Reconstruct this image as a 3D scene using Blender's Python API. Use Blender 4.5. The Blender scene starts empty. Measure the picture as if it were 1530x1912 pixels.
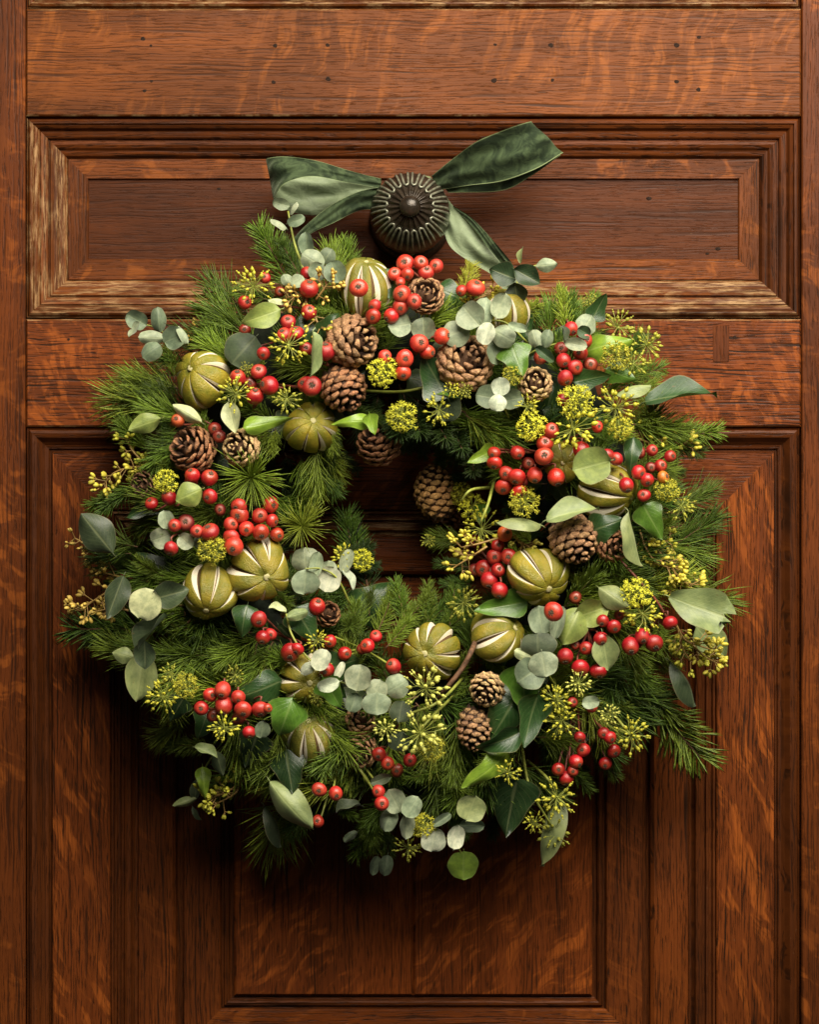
import bpy, math, random
import numpy as np
from mathutils import Vector, Matrix

# ------------------------------------------------------------------ camera, light, exposure
scene = bpy.context.scene
DIST = 2.2                       # camera to the face of the door (m)
ZC = 1.40                        # height of the lens above the floor
KPX = 0.765 / 1530.0 / 2.11      # metres per photograph pixel per metre of distance

cam_data = bpy.data.cameras.new('camera')
cam = bpy.data.objects.new('camera', cam_data)
scene.collection.objects.link(cam)
cam.location = (0, -DIST, ZC)
cam.rotation_euler = (math.radians(90), 0, 0)
cam_data.sensor_fit = 'HORIZONTAL'
cam_data.sensor_width = 36.0
cam_data.lens = 36.0 * 2.11 / 0.765
cam_data.clip_end = 100
cam_data.dof.use_dof = True
cam_data.dof.focus_distance = DIST - 0.10
cam_data.dof.aperture_fstop = 8.0
scene.camera = cam

world = bpy.data.worlds.new('World')
scene.world = world
world.use_nodes = True
bg = world.node_tree.nodes['Background']
bg.inputs[0].default_value = (0.85, 0.92, 1.0, 1)
bg.inputs[1].default_value = 0.028

key_data = bpy.data.lights.new('soft_overhead_lamp', 'AREA')
key_data.shape = 'RECTANGLE'
key_data.size = 1.6
key_data.size_y = 1.2
key_data.energy = 96
key_data.color = (1.0, 0.92, 0.78)
key = bpy.data.objects.new('soft_overhead_lamp', key_data)
scene.collection.objects.link(key)
key.location = (0.45, -1.30, ZC + 1.28)
key.rotation_euler = (Vector((0.0, 0.0, ZC + 0.05)) - Vector(key.location)).to_track_quat('-Z', 'Y').to_euler()

vs = scene.view_settings
vs.view_transform = 'Standard'
vs.look = 'None'
vs.exposure = 0.0
vs.gamma = 1.0
vs.use_curve_mapping = False
scene.render.resolution_x = 820
scene.render.resolution_y = 1024

# ------------------------------------------------------------------ helpers
rnd = random.Random(7)
C = scene.collection
WORLD_M = {}

def P(px, py, d=0.0):
    """point seen at photograph pixel (px, py), standing d metres in front of the door face"""
    s = KPX * (DIST - d)
    return Vector(((px - 765.0) * s, -d, ZC + (956.0 - py) * s))

def S(px, d=0.1):
    return px * KPX * (DIST - d)

def link(name, data, parent=None, mat_world=None, kind=None, color=None):
    o = bpy.data.objects.new(name, data)
    C.objects.link(o)
    m = mat_world if mat_world is not None else Matrix.Identity(4)
    WORLD_M[o] = m
    if parent is not None:
        o.parent = parent
        o.matrix_basis = WORLD_M[parent].inverted() @ m
    else:
        o.matrix_basis = m
    if kind:
        o['kind'] = kind
    if color:
        o.color = (color[0], color[1], color[2], 1)
    return o

class MB:
    """collects vertices and faces for one mesh"""
    def __init__(self):
        self.v = []; self.f = []; self.m = []; self.uv = None
    def add(self, verts, faces, mat=0):
        n = len(self.v)
        self.v.extend([tuple(p) for p in verts])
        for f in faces:
            self.f.append(tuple(i + n for i in f)); self.m.append(mat)
    def tube(self, pts, radii, sides=6, mat=0, cap=True):
        pts = [Vector(p) for p in pts]
        n = len(pts)
        vs_ = []; up = None
        for i, p in enumerate(pts):
            a = pts[max(i - 1, 0)]; b = pts[min(i + 1, n - 1)]
            t = (b - a)
            t = t.normalized() if t.length > 1e-9 else Vector((0, 0, 1))
            if up is None:
                up = t.orthogonal().normalized()
            else:
                up = (up - t * up.dot(t))
                up = up.normalized() if up.length > 1e-6 else t.orthogonal().normalized()
            w = t.cross(up)
            r = radii[i] if hasattr(radii, '__len__') else radii
            for k in range(sides):
                an = 2 * math.pi * k / sides
                vs_.append(p + up * (math.cos(an) * r) + w * (math.sin(an) * r))
        fs = []
        for i in range(n - 1):
            for k in range(sides):
                k2 = (k + 1) % sides
                fs.append((i * sides + k, i * sides + k2, (i + 1) * sides + k2, (i + 1) * sides + k))
        if cap:
            fs.append(tuple(reversed(range(sides))))
            fs.append(tuple((n - 1) * sides + k for k in range(sides)))
        self.add(vs_, fs, mat)
    def ball(self, c, r, mat=0, seg=6, rings=4, axis=None, stretch=1.0):
        c = Vector(c)
        q = Vector((0, 0, 1)).rotation_difference(Vector(axis)).to_matrix() if axis is not None else Matrix.Identity(3)
        vs_ = [c + q @ Vector((0, 0, r * stretch))]
        for i in range(1, rings):
            th = math.pi * i / rings
            for k in range(seg):
                ph = 2 * math.pi * k / seg
                vs_.append(c + q @ Vector((r * math.sin(th) * math.cos(ph), r * math.sin(th) * math.sin(ph), r * stretch * math.cos(th))))
        vs_.append(c + q @ Vector((0, 0, -r * stretch)))
        fs = []
        for k in range(seg):
            fs.append((0, 1 + k, 1 + (k + 1) % seg))
        for i in range(rings - 2):
            for k in range(seg):
                a = 1 + i * seg + k; b = 1 + i * seg + (k + 1) % seg
                fs.append((a, a + seg, b + seg, b))
        L = len(vs_) - 1; b0 = 1 + (rings - 2) * seg
        for k in range(seg):
            fs.append((b0 + k, L, b0 + (k + 1) % seg))
        self.add(vs_, fs, mat)
    def lathe(self, prof, seg=24, mat=0, close=True):
        """profile list of (r, z); first and last r may be 0"""
        vs_ = []; fs = []
        for r, z in prof:
            for k in range(seg):
                a = 2 * math.pi * k / seg
                vs_.append((r * math.cos(a), r * math.sin(a), z))
        for i in range(len(prof) - 1):
            for k in range(seg):
                k2 = (k + 1) % seg
                fs.append((i * seg + k, i * seg + k2, (i + 1) * seg + k2, (i + 1) * seg + k))
        self.add(vs_, fs, mat)
    def mesh(self, name, mats, smooth=True):
        me = bpy.data.meshes.new(name)
        me.from_pydata(self.v, [], self.f)
        for m in mats:
            me.materials.append(m)
        me.polygons.foreach_set('material_index', self.m)
        me.polygons.foreach_set('use_smooth', [smooth] * len(self.f))
        me.update()
        return me

def frame_matrix(loc, x, z, sx=1, sy=1, sz=1):
    """matrix with local X along x and local Z near z"""
    x = Vector(x).normalized(); z = Vector(z)
    y = z.cross(x).normalized(); z = x.cross(y)
    m = Matrix(((x.x * sx, y.x * sy, z.x * sz, loc[0]), (x.y * sx, y.y * sy, z.y * sz, loc[1]),
                (x.z * sx, y.z * sy, z.z * sz, loc[2]), (0, 0, 0, 1)))
    return m

def axis_matrix(loc, zaxis, s=1.0, spin=0.0, sz=None):
    q = Vector((0, 0, 1)).rotation_difference(Vector(zaxis).normalized())
    m = Matrix.Translation(loc) @ q.to_matrix().to_4x4() @ Matrix.Rotation(spin, 4, 'Z')
    return m @ Matrix.Diagonal((s, s, s if sz is None else sz, 1))

# ------------------------------------------------------------------ materials
def new_mat(name):
    m = bpy.data.materials.new(name); m.use_nodes = True
    nt = m.node_tree
    return m, nt, nt.nodes, nt.links, nt.nodes['Principled BSDF']

def N(nt, typ, **kw):
    n = nt.nodes.new(typ)
    for k, v in kw.items():
        if k.startswith('i_'):
            n.inputs[int(k[2:])].default_value = v
        else:
            setattr(n, k, v)
    return n

def math_node(nt, op, a, b=None, c=None, clamp=False):
    n = nt.nodes.new('ShaderNodeMath'); n.operation = op; n.use_clamp = clamp
    for i, v in enumerate((a, b, c)):
        if v is None: continue
        if isinstance(v, (int, float)): n.inputs[i].default_value = v
        else: nt.links.new(v, n.inputs[i])
    return n.outputs[0]

def mix_col(nt, fac, a, b, blend='MIX'):
    n = nt.nodes.new('ShaderNodeMix'); n.data_type = 'RGBA'; n.blend_type = blend
    for i, v in ((0, fac), (6, a), (7, b)):
        if isinstance(v, (int, float)): n.inputs[i].default_value = v
        elif isinstance(v, tuple): n.inputs[i].default_value = (v[0], v[1], v[2], 1)
        else: nt.links.new(v, n.inputs[i])
    return n.outputs[2]

def ramp(nt, fac, lo, hi):
    n = nt.nodes.new('ShaderNodeMapRange'); n.interpolation_type = 'SMOOTHSTEP'
    nt.links.new(fac, n.inputs[0])
    n.inputs[1].default_value = lo; n.inputs[2].default_value = hi
    return n.outputs[0]

def noise(nt, vec, scale, detail=3.0, rough=0.5, dist=0.0):
    n = nt.nodes.new('ShaderNodeTexNoise')
    n.inputs['Scale'].default_value = scale; n.inputs['Detail'].default_value = detail
    n.inputs['Roughness'].default_value = rough; n.inputs['Distortion'].default_value = dist
    if vec is not None: nt.links.new(vec, n.inputs['Vector'])
    return n.outputs[0]

def wood(name, vertical, tone=1.0, fleck=1.0, pore=1.0, worn=0.0, slant=0.25, red=0.0, fa=90.0, fc=13.0, warp=4.0, flo=0.50, fhi=0.62):
    """varnished quarter-sawn oak; grain runs along Z when vertical, else along X.
    fa, fc: how many flecks per metre along and across the grain"""
    m, nt, nd, lk, bs = new_mat(name)
    tc = N(nt, 'ShaderNodeTexCoord'); oi = N(nt, 'ShaderNodeObjectInfo')
    sep = N(nt, 'ShaderNodeSeparateXYZ'); lk.new(tc.outputs['Object'], sep.inputs[0])
    al, ac = (sep.outputs[2], sep.outputs[0]) if vertical else (sep.outputs[0], sep.outputs[2])
    dp = sep.outputs[1]
    off = math_node(nt, 'MULTIPLY', oi.outputs['Random'], 37.0)
    mul = lambda x, k: math_node(nt, 'MULTIPLY', x, k)
    add = lambda x, y: math_node(nt, 'ADD', x, y)
    def vec(a, b, c):
        n = N(nt, 'ShaderNodeCombineXYZ')
        for i, v in enumerate((a, b, c)): lk.new(v, n.inputs[i])
        return n.outputs[0]
    al2 = add(al, off)
    acd = add(ac, mul(dp, 0.9))
    # gentle waviness of the grain
    w0 = noise(nt, vec(mul(al2, 7.0), mul(ac, 16.0), off), 1.0, 2.0)
    w1 = noise(nt, vec(mul(al2, 45.0), mul(ac, 60.0), off), 1.0, 2.0)
    acw = add(acd, add(mul(w0, 0.010), mul(w1, 0.0016)))
    # growth rings: narrow dark lines following the grain, of uneven weight
    rv = noise(nt, vec(mul(al2, 2.0), mul(acw, 70.0), off), 1.0, 2.0)
    ring = math_node(nt, 'SINE', add(mul(acw, 2 * math.pi / 0.0040), mul(rv, 34.0)))
    rmod = noise(nt, vec(mul(al2, 14.0), mul(acw, 330.0), off), 1.0, 2.0, 0.6)
    patch = noise(nt, vec(mul(al2, 9.0), mul(acw, 55.0), off), 1.0, 2.0)
    ringm = math_node(nt, 'MULTIPLY', ramp(nt, ring, 0.0, 0.9), ramp(nt, rmod, 0.36, 0.62))
    ringm = math_node(nt, 'MULTIPLY', ringm, math_node(nt, 'MULTIPLY_ADD', ramp(nt, patch, 0.36, 0.62), 0.75, 0.25))
    # open pores: short fine dashes
    pores = noise(nt, vec(mul(al2, 48.0), mul(acw, 950.0), off), 1.0, 2.0, 0.6)
    porem = math_node(nt, 'SUBTRACT', 1.0, ramp(nt, pores, 0.33, 0.46))
    fine = noise(nt, vec(mul(al2, 60.0), mul(acw, 1300.0), off), 1.0, 2.0, 0.6)
    broad = noise(nt, vec(mul(al2, 2.5), mul(acw, 30.0), off), 1.0, 3.0, 0.55)
    blot = noise(nt, vec(mul(al2, 6.0), mul(ac, 9.0), off), 1.0, 4.0, 0.55)
    # medullary flecks: pale ribbons lying across the grain
    wf = noise(nt, vec(mul(al2, 14.0), mul(ac, 17.0), off), 1.0, 2.0)
    ua = add(mul(al2, fa), add(mul(ac, fa * slant), mul(wf, warp)))
    fl = noise(nt, vec(ua, mul(acw, fc), off), 1.0, 3.0, 0.6)
    flm = ramp(nt, fl, flo, fhi)
    ur = noise(nt, vec(mul(al2, 5.0), mul(ac, 10.0), off), 1.0, 2.0)
    flm = math_node(nt, 'MULTIPLY', flm, ramp(nt, ur, 0.34, 0.60))
    flm = math_node(nt, 'MULTIPLY', flm, math_node(nt, 'MULTIPLY_ADD', ramp(nt, rmod, 0.3, 0.7), -0.45, 1.0))
    flm = math_node(nt, 'MULTIPLY', flm, fleck, clamp=True)
    t = tone
    dark = (0.026 * t, 0.0095 * t, 0.0034 * t)
    mid = ((0.205 + 0.02 * red) * t, (0.062 - 0.016 * red) * t, (0.0105 - 0.003 * red) * t)
    lite = ((0.40 + 0.0 * red) * t, (0.128 - 0.040 * red) * t, (0.018 - 0.005 * red) * t)
    col = mix_col(nt, ramp(nt, broad, 0.28, 0.70), tuple(x * 0.55 for x in mid), mid)
    col = mix_col(nt, math_node(nt, 'MULTIPLY', ramp(nt, blot, 0.48, 0.72), 0.55), col, tuple(x * 0.42 for x in mid))
    col = mix_col(nt, flm, col, lite)
    col = mix_col(nt, math_node(nt, 'MULTIPLY', ramp(nt, fine, 0.35, 0.65), 0.35), col, mix_col(nt, 1.0, col, (0.55, 0.5, 0.5), 'MULTIPLY'))
    pm = math_node(nt, 'MAXIMUM', math_node(nt, 'MULTIPLY', ringm, 0.85 * pore), math_node(nt, 'MULTIPLY', porem, 0.75 * pore))
    pm = math_node(nt, 'MULTIPLY', pm, math_node(nt, 'MULTIPLY_ADD', flm, -0.35, 1.0), clamp=True)
    col = mix_col(nt, pm, col, dark)
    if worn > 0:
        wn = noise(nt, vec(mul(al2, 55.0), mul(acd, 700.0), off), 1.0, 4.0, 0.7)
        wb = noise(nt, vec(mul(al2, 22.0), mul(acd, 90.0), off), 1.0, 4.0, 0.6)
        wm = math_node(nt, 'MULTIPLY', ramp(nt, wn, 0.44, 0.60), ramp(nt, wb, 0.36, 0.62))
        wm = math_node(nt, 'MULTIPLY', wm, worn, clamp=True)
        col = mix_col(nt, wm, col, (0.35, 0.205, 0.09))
    # tiny dull scuffs
    sc = noise(nt, vec(mul(al2, 150.0), mul(ac, 420.0), off), 1.0, 3.0, 0.7)
    col = mix_col(nt, math_node(nt, 'MULTIPLY', ramp(nt, sc, 0.68, 0.80), 0.25), col, (0.34, 0.20, 0.10))
    lk.new(col, bs.inputs['Base Color'])
    lk.new(math_node(nt, 'MULTIPLY_ADD', blot, 0.25, 0.36), bs.inputs['Roughness'])
    bs.inputs['Specular IOR Level'].default_value = 0.16
    h = math_node(nt, 'SUBTRACT', mul(fine, 0.2), mul(pm, 1.0))
    bp = N(nt, 'ShaderNodeBump'); bp.inputs['Strength'].default_value = 0.7; bp.inputs['Distance'].default_value = 0.0005
    lk.new(h, bp.inputs['Height']); lk.new(bp.outputs[0], bs.inputs['Normal'])
    return m

M = {}
M['rail_top'] = wood('oak_rail_top', False, 0.90, 0.58, 0.95, slant=-0.25, red=0.25, fa=85, fc=17, warp=3.2, flo=0.48, fhi=0.66)
M['rail_mid'] = wood('oak_rail_middle', False, 0.88, 0.80, 1.5, slant=0.45, red=0.7, fa=125, fc=42, warp=6, flo=0.47, fhi=0.61)
M['stile'] = wood('oak_stile', True, 0.68, 0.85, 1.0, slant=0.3, red=0.6, fa=55, fc=30)
M['mould_h'] = wood('oak_moulding_across', False, 0.56, 0.12, 1.0, red=0.5)
M['mould_v'] = wood('oak_moulding_upright', True, 0.50, 0.12, 1.0, red=0.5)
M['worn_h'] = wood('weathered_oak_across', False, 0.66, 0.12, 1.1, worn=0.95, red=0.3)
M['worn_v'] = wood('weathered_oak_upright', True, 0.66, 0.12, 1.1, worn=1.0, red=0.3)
M['edge_h'] = wood('rubbed_lit_edge_across', False, 0.9, 0.2, 0.6, worn=1.0, red=0.3)  # rubbed wear; on the rail bevels it also paints in caught light
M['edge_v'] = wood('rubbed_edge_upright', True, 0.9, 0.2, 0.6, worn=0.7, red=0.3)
M['frame_h'] = wood('oak_frame_across', False, 0.78, 0.75, 1.3, slant=-1.1, red=0.7, fa=70, fc=36, warp=4)
M['frame_v'] = wood('oak_frame_upright', True, 0.82, 1.0, 1.3, slant=2.0, red=0.7, fa=42, fc=46, warp=4, flo=0.49)
M['panel_up'] = wood('oak_upper_panel', False, 0.46, 0.05, 0.7, red=0.5)
M['margin_h'] = wood('oak_margin_across', False, 0.75, 0.7, 1.0, slant=-0.5, red=0.4, fa=40, fc=30)
M['margin_v'] = wood('oak_margin_upright', True, 0.68, 0.6, 1.0, slant=0.4, red=0.4, fa=45, fc=30)
M['panel_lo'] = wood('oak_lower_panel', True, 0.98, 0.9, 1.15, slant=-0.9, red=0.75, fa=75, fc=30, warp=5, flo=0.48, fhi=0.64)
M['border_h'] = wood('oak_border_across', False, 0.82, 0.6, 1.2, slant=-0.3, red=0.6, fa=45, fc=30)
M['border_v'] = wood('oak_border_upright', True, 0.82, 0.25, 1.3, slant=0.6, red=0.6)

def simple(name, col, rough=0.5, metal=0.0, var=0.25, vscale=120.0, bump=0.0, bscale=400.0, spec=0.5, objcol=False, sheen=0.0, sss=0.0):
    m, nt, nd, lk, bs = new_mat(name)
    tc = N(nt, 'ShaderNodeTexCoord')
    n1 = noise(nt, tc.outputs['Object'], vscale, 4.0, 0.6)
    if objcol:
        oi = N(nt, 'ShaderNodeObjectInfo'); base = oi.outputs['Color']
        lo = mix_col(nt, 1.0, base, (1 - var, 1 - var, 1 - var), 'MULTIPLY'); hi = mix_col(nt, 1.0, base, (1 + var, 1 + var, 1 + var), 'MULTIPLY')
    else:
        lo = tuple(c * (1 - var) for c in col); hi = tuple(c * (1 + var) for c in col)
    c = mix_col(nt, ramp(nt, n1, 0.3, 0.7), lo, hi)
    lk.new(c, bs.inputs['Base Color'])
    bs.inputs['Roughness'].default_value = rough; bs.inputs['Metallic'].default_value = metal
    bs.inputs['Specular IOR Level'].default_value = spec
    if sheen: bs.inputs['Sheen Weight'].default_value = sheen
    if bump:
        n2 = noise(nt, tc.outputs['Object'], bscale, 3.0, 0.6)
        bp = N(nt, 'ShaderNodeBump'); bp.inputs['Strength'].default_value = bump; bp.inputs['Distance'].default_value = 0.0008
        lk.new(n2, bp.inputs['Height']); lk.new(bp.outputs[0], bs.inputs['Normal'])
    return m

M['dark_back'] = simple('dark_backing', (0.012, 0.007, 0.004), 0.8)
M['nail_hole'] = simple('hole_and_knot_dark', (0.022, 0.013, 0.009), 0.9, 0.0, 0.6, 900.0, spec=0.1)  # shade painted into the nail holes; the knots share this dark brown
M['bronze'] = simple('aged_bronze', (0.040, 0.029, 0.019), 0.25, 0.45, 0.45, 90.0, 0.35, 420.0, spec=0.6)
M['bronze_ridge'] = simple('rubbed_bronze', (0.24, 0.24, 0.17), 0.36, 0.5, 0.35, 200.0)
M['twig'] = simple('bark', (0.135, 0.065, 0.030), 0.75, 0, 0.45, 300.0, 0.6, 600.0)
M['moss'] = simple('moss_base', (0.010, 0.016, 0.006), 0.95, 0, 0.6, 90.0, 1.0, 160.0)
M['stem_red'] = simple('red_stem', (0.20, 0.050, 0.030), 0.5, 0, 0.4, 200.0)
M['stem_green'] = simple('green_stem', (0.30, 0.33, 0.055), 0.5, 0, 0.3, 120.0)
M['bud_stem'] = simple('bud_stem', (0.34, 0.21, 0.06), 0.55, 0, 0.3, 120.0)
M['bud'] = simple('flower_bud', (0.50, 0.48, 0.05), 0.5, 0, 0.35, 150.0, objcol=True)
M['calyx'] = simple('dry_calyx', (0.12, 0.075, 0.042), 0.8, 0, 0.5, 400.0, 0.5, 900.0)
M['pith'] = simple('dried_pith', (0.78, 0.70, 0.52), 0.75, 0, 0.12, 200.0, 0.4, 500.0)
M['button'] = simple('stem_button', (0.55, 0.50, 0.24), 0.7, 0, 0.2, 300.0, 0.5, 700.0)
M['slit'] = simple('slit_inside', (0.10, 0.055, 0.018), 0.85, 0, 0.5, 300.0)

def needle_mat():
    m, nt, nd, lk, bs = new_mat('pine_needle')
    oi = N(nt, 'ShaderNodeObjectInfo'); tc = N(nt, 'ShaderNodeTexCoord')
    n1 = noise(nt, tc.outputs['Object'], 55.0, 3.0, 0.6)
    lo = mix_col(nt, 1.0, oi.outputs['Color'], (0.45, 0.50, 0.5), 'MULTIPLY'); hi = mix_col(nt, 1.0, oi.outputs['Color'], (1.5, 1.4, 1.25), 'MULTIPLY')
    c = mix_col(nt, ramp(nt, n1, 0.3, 0.7), lo, hi)
    n2 = noise(nt, tc.outputs['Object'], 16.0, 2.0, 0.6)
    c = mix_col(nt, math_node(nt, 'MULTIPLY', ramp(nt, n2, 0.66, 0.74), 0.7), c, (0.17, 0.10, 0.03))
    lk.new(c, bs.inputs['Base Color'])
    bs.inputs['Roughness'].default_value = 0.48
    bs.inputs['Specular IOR Level'].default_value = 0.35
    return m
M['needle'] = needle_mat()

def leaf_mat(name, rough, bloom, vein=0.35, back=(0.8, 0.95, 0.8)):
    m, nt, nd, lk, bs = new_mat(name)
    oi = N(nt, 'ShaderNodeObjectInfo'); tc = N(nt, 'ShaderNodeTexCoord'); ge = N(nt, 'ShaderNodeNewGeometry')
    sep = N(nt, 'ShaderNodeSeparateXYZ'); lk.new(tc.outputs['UV'], sep.inputs[0])
    u = math_node(nt, 'ABSOLUTE', math_node(nt, 'SUBTRACT', sep.outputs[0], 0.5))
    mid = math_node(nt, 'SUBTRACT', 1.0, ramp(nt, u, 0.012, 0.05))
    ph = math_node(nt, 'SUBTRACT', math_node(nt, 'MULTIPLY', sep.outputs[1], 9.0), math_node(nt, 'MULTIPLY', u, 7.0))
    sv = math_node(nt, 'ABSOLUTE', math_node(nt, 'SUBTRACT', math_node(nt, 'FRACT', ph), 0.5))
    sv = math_node(nt, 'MULTIPLY', math_node(nt, 'SUBTRACT', 1.0, ramp(nt, sv, 0.02, 0.10)), 0.35)
    vm = math_node(nt, 'MAXIMUM', mid, sv)
    ofs = N(nt, 'ShaderNodeVectorMath', operation='ADD')
    lk.new(tc.outputs['Object'], ofs.inputs[0]); lk.new(oi.outputs['Random'], ofs.inputs[1])
    n1 = noise(nt, ofs.outputs[0], 5.0, 4.0, 0.6); n2 = noise(nt, ofs.outputs[0], 26.0, 3.0, 0.7)
    base = oi.outputs['Color']
    c = mix_col(nt, ramp(nt, n1, 0.3, 0.7), mix_col(nt, 1.0, base, (0.72, 0.75, 0.72), 'MULTIPLY'), mix_col(nt, 1.0, base, (1.18, 1.14, 1.1), 'MULTIPLY'))
    c = mix_col(nt, math_node(nt, 'MULTIPLY', ramp(nt, n2, 0.55, 0.75), 0.22), c, mix_col(nt, 1.0, base, (0.7, 0.62, 0.5), 'MULTIPLY'))
    c = mix_col(nt, math_node(nt, 'MULTIPLY', vm, vein), c, mix_col(nt, 0.5, mix_col(nt, 1.0, base, (1.7, 1.7, 1.5), 'MULTIPLY'), (0.45, 0.45, 0.22)))
    n4 = noise(nt, ofs.outputs[0], 11.0, 2.0, 0.5)
    c = mix_col(nt, math_node(nt, 'MULTIPLY', ramp(nt, n4, 0.70, 0.78), 0.6), c, (0.16, 0.10, 0.04))
    # rim of the leaf, dry and slightly brown
    edge = ramp(nt, u, 0.46, 0.50)
    c = mix_col(nt, math_node(nt, 'MULTIPLY', edge, 0.35), c, (0.30, 0.24, 0.12))
    c = mix_col(nt, ge.outputs['Backfacing'], c, mix_col(nt, 1.0, c, back, 'MULTIPLY'))
    lk.new(c, bs.inputs['Base Color'])
    lk.new(math_node(nt, 'MULTIPLY_ADD', n2, 0.2, rough - 0.1), bs.inputs['Roughness'])
    bs.inputs['Sheen Weight'].default_value = bloom
    tr = N(nt, 'ShaderNodeBsdfTranslucent'); lk.new(c, tr.inputs[0])
    mx = N(nt, 'ShaderNodeMixShader'); mx.inputs[0].default_value = 0.14
    lk.new(bs.outputs[0], mx.inputs[1]); lk.new(tr.outputs[0], mx.inputs[2])
    lk.new(mx.outputs[0], nd['Material Output'].inputs[0])
    bp = N(nt, 'ShaderNodeBump'); bp.inputs['Strength'].default_value = 0.25; bp.inputs['Distance'].default_value = 0.0008
    lk.new(math_node(nt, 'SUBTRACT', n2, vm), bp.inputs['Height']); lk.new(bp.outputs[0], bs.inputs['Normal'])
    return m
M['silver_leaf'] = leaf_mat('silver_dollar_leaf', 0.55, 0.25, 0.22)
M['olive_leaf'] = leaf_mat('olive_leaf', 0.45, 0.08, 0.35)
M['ivy_leaf'] = leaf_mat('ivy_leaf', 0.30, 0.0, 0.30, back=(1.5, 1.6, 1.3))

def berry_mat():
    m, nt, nd, lk, bs = new_mat('rose_hip_skin')
    oi = N(nt, 'ShaderNodeObjectInfo'); tc = N(nt, 'ShaderNodeTexCoord')
    sep = N(nt, 'ShaderNodeSeparateXYZ'); lk.new(tc.outputs['Object'], sep.inputs[0])
    ofs = N(nt, 'ShaderNodeVectorMath', operation='ADD')
    lk.new(tc.outputs['Object'], ofs.inputs[0]); lk.new(oi.outputs['Random'], ofs.inputs[1])
    n1 = noise(nt, ofs.outputs[0], 1.6, 4.0, 0.6)
    n2 = noise(nt, ofs.outputs[0], 14.0, 3.0, 0.6)
    base = oi.outputs['Color']
    c = mix_col(nt, ramp(nt, n1, 0.3, 0.72), mix_col(nt, 1.0, base, (0.62, 0.5, 0.5), 'MULTIPLY'), base)
    top = ramp(nt, math_node(nt, 'ADD', sep.outputs[2], math_node(nt, 'MULTIPLY', n2, 0.35)), 0.55, 1.15)
    c = mix_col(nt, math_node(nt, 'MULTIPLY', top, 0.32), c, (0.66, 0.17, 0.05))
    c = mix_col(nt, math_node(nt, 'MULTIPLY', ramp(nt, n2, 0.62, 0.74), 0.3), c, (0.16, 0.02, 0.012))
    lk.new(c, bs.inputs['Base Color'])
    lk.new(math_node(nt, 'ADD', math_node(nt, 'MULTIPLY_ADD', n1, 0.2, 0.20), math_node(nt, 'MULTIPLY', oi.outputs['Random'], 0.18)), bs.inputs['Roughness'])
    bs.inputs['Specular IOR Level'].default_value = 0.75
    bs.inputs['Subsurface Weight'].default_value = 0.12
    bs.inputs['Subsurface Radius'].default_value = (0.004, 0.001, 0.0006)
    bs.inputs['Subsurface Scale'].default_value = 1.0
    bp = N(nt, 'ShaderNodeBump'); bp.inputs['Strength'].default_value = 0.12; bp.inputs['Distance'].default_value = 0.05
    lk.new(n2, bp.inputs['Height']); lk.new(bp.outputs[0], bs.inputs['Normal'])
    return m
M['berry'] = berry_mat()

def peel_mat():
    m, nt, nd, lk, bs = new_mat('dried_peel')
    oi = N(nt, 'ShaderNodeObjectInfo'); tc = N(nt, 'ShaderNodeTexCoord')
    ofs = N(nt, 'ShaderNodeVectorMath', operation='ADD')
    lk.new(tc.outputs['Object'], ofs.inputs[0]); lk.new(oi.outputs['Random'], ofs.inputs[1])
    n1 = noise(nt, ofs.outputs[0], 1.7, 4.0, 0.6); n2 = noise(nt, ofs.outputs[0], 22.0, 3.0, 0.6); n3 = noise(nt, ofs.outputs[0], 7.0, 4.0, 0.65)
    base = oi.outputs['Color']
    c = mix_col(nt, ramp(nt, n1, 0.3, 0.7), mix_col(nt, 1.0, base, (0.62, 0.74, 0.6), 'MULTIPLY'), mix_col(nt, 1.0, base, (1.25, 1.12, 0.9), 'MULTIPLY'))
    c = mix_col(nt, math_node(nt, 'MULTIPLY', ramp(nt, n3, 0.56, 0.74), 0.42), c, (0.24, 0.13, 0.02))
    c = mix_col(nt, math_node(nt, 'MULTIPLY', ramp(nt, n2, 0.6, 0.72), 0.25), c, (0.10, 0.10, 0.015))
    lk.new(c, bs.inputs['Base Color'])
    bs.inputs['Roughness'].default_value = 0.40
    bp = N(nt, 'ShaderNodeBump'); bp.inputs['Strength'].default_value = 0.3; bp.inputs['Distance'].default_value = 0.03
    lk.new(math_node(nt, 'ADD', n2, math_node(nt, 'MULTIPLY', n3, 0.8)), bp.inputs['Height']); lk.new(bp.outputs[0], bs.inputs['Normal'])
    return m
M['peel'] = peel_mat()

def scale_mat():
    m, nt, nd, lk, bs = new_mat('cone_scale')
    oi = N(nt, 'ShaderNodeObjectInfo'); tc = N(nt, 'ShaderNodeTexCoord')
    sep = N(nt, 'ShaderNodeSeparateXYZ'); lk.new(tc.outputs['Object'], sep.inputs[0])
    ofs = N(nt, 'ShaderNodeVectorMath', operation='ADD')
    lk.new(tc.outputs['Object'], ofs.inputs[0]); lk.new(oi.outputs['Random'], ofs.inputs[1])
    n1 = noise(nt, ofs.outputs[0], 4.0, 4.0, 0.65)
    base = oi.outputs['Color']
    c = mix_col(nt, ramp(nt, n1, 0.32, 0.68), mix_col(nt, 1.0, base, (0.5, 0.45, 0.42), 'MULTIPLY'), mix_col(nt, 1.0, base, (1.35, 1.3, 1.2), 'MULTIPLY'))
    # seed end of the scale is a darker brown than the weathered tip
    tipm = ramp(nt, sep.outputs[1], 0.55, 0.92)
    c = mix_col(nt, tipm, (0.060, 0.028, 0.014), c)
    lk.new(c, bs.inputs['Base Color'])
    bs.inputs['Roughness'].default_value = 0.62
    bp = N(nt, 'ShaderNodeBump'); bp.inputs['Strength'].default_value = 0.4; bp.inputs['Distance'].default_value = 0.05
    lk.new(n1, bp.inputs['Height']); lk.new(bp.outputs[0], bs.inputs['Normal'])
    return m
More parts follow.
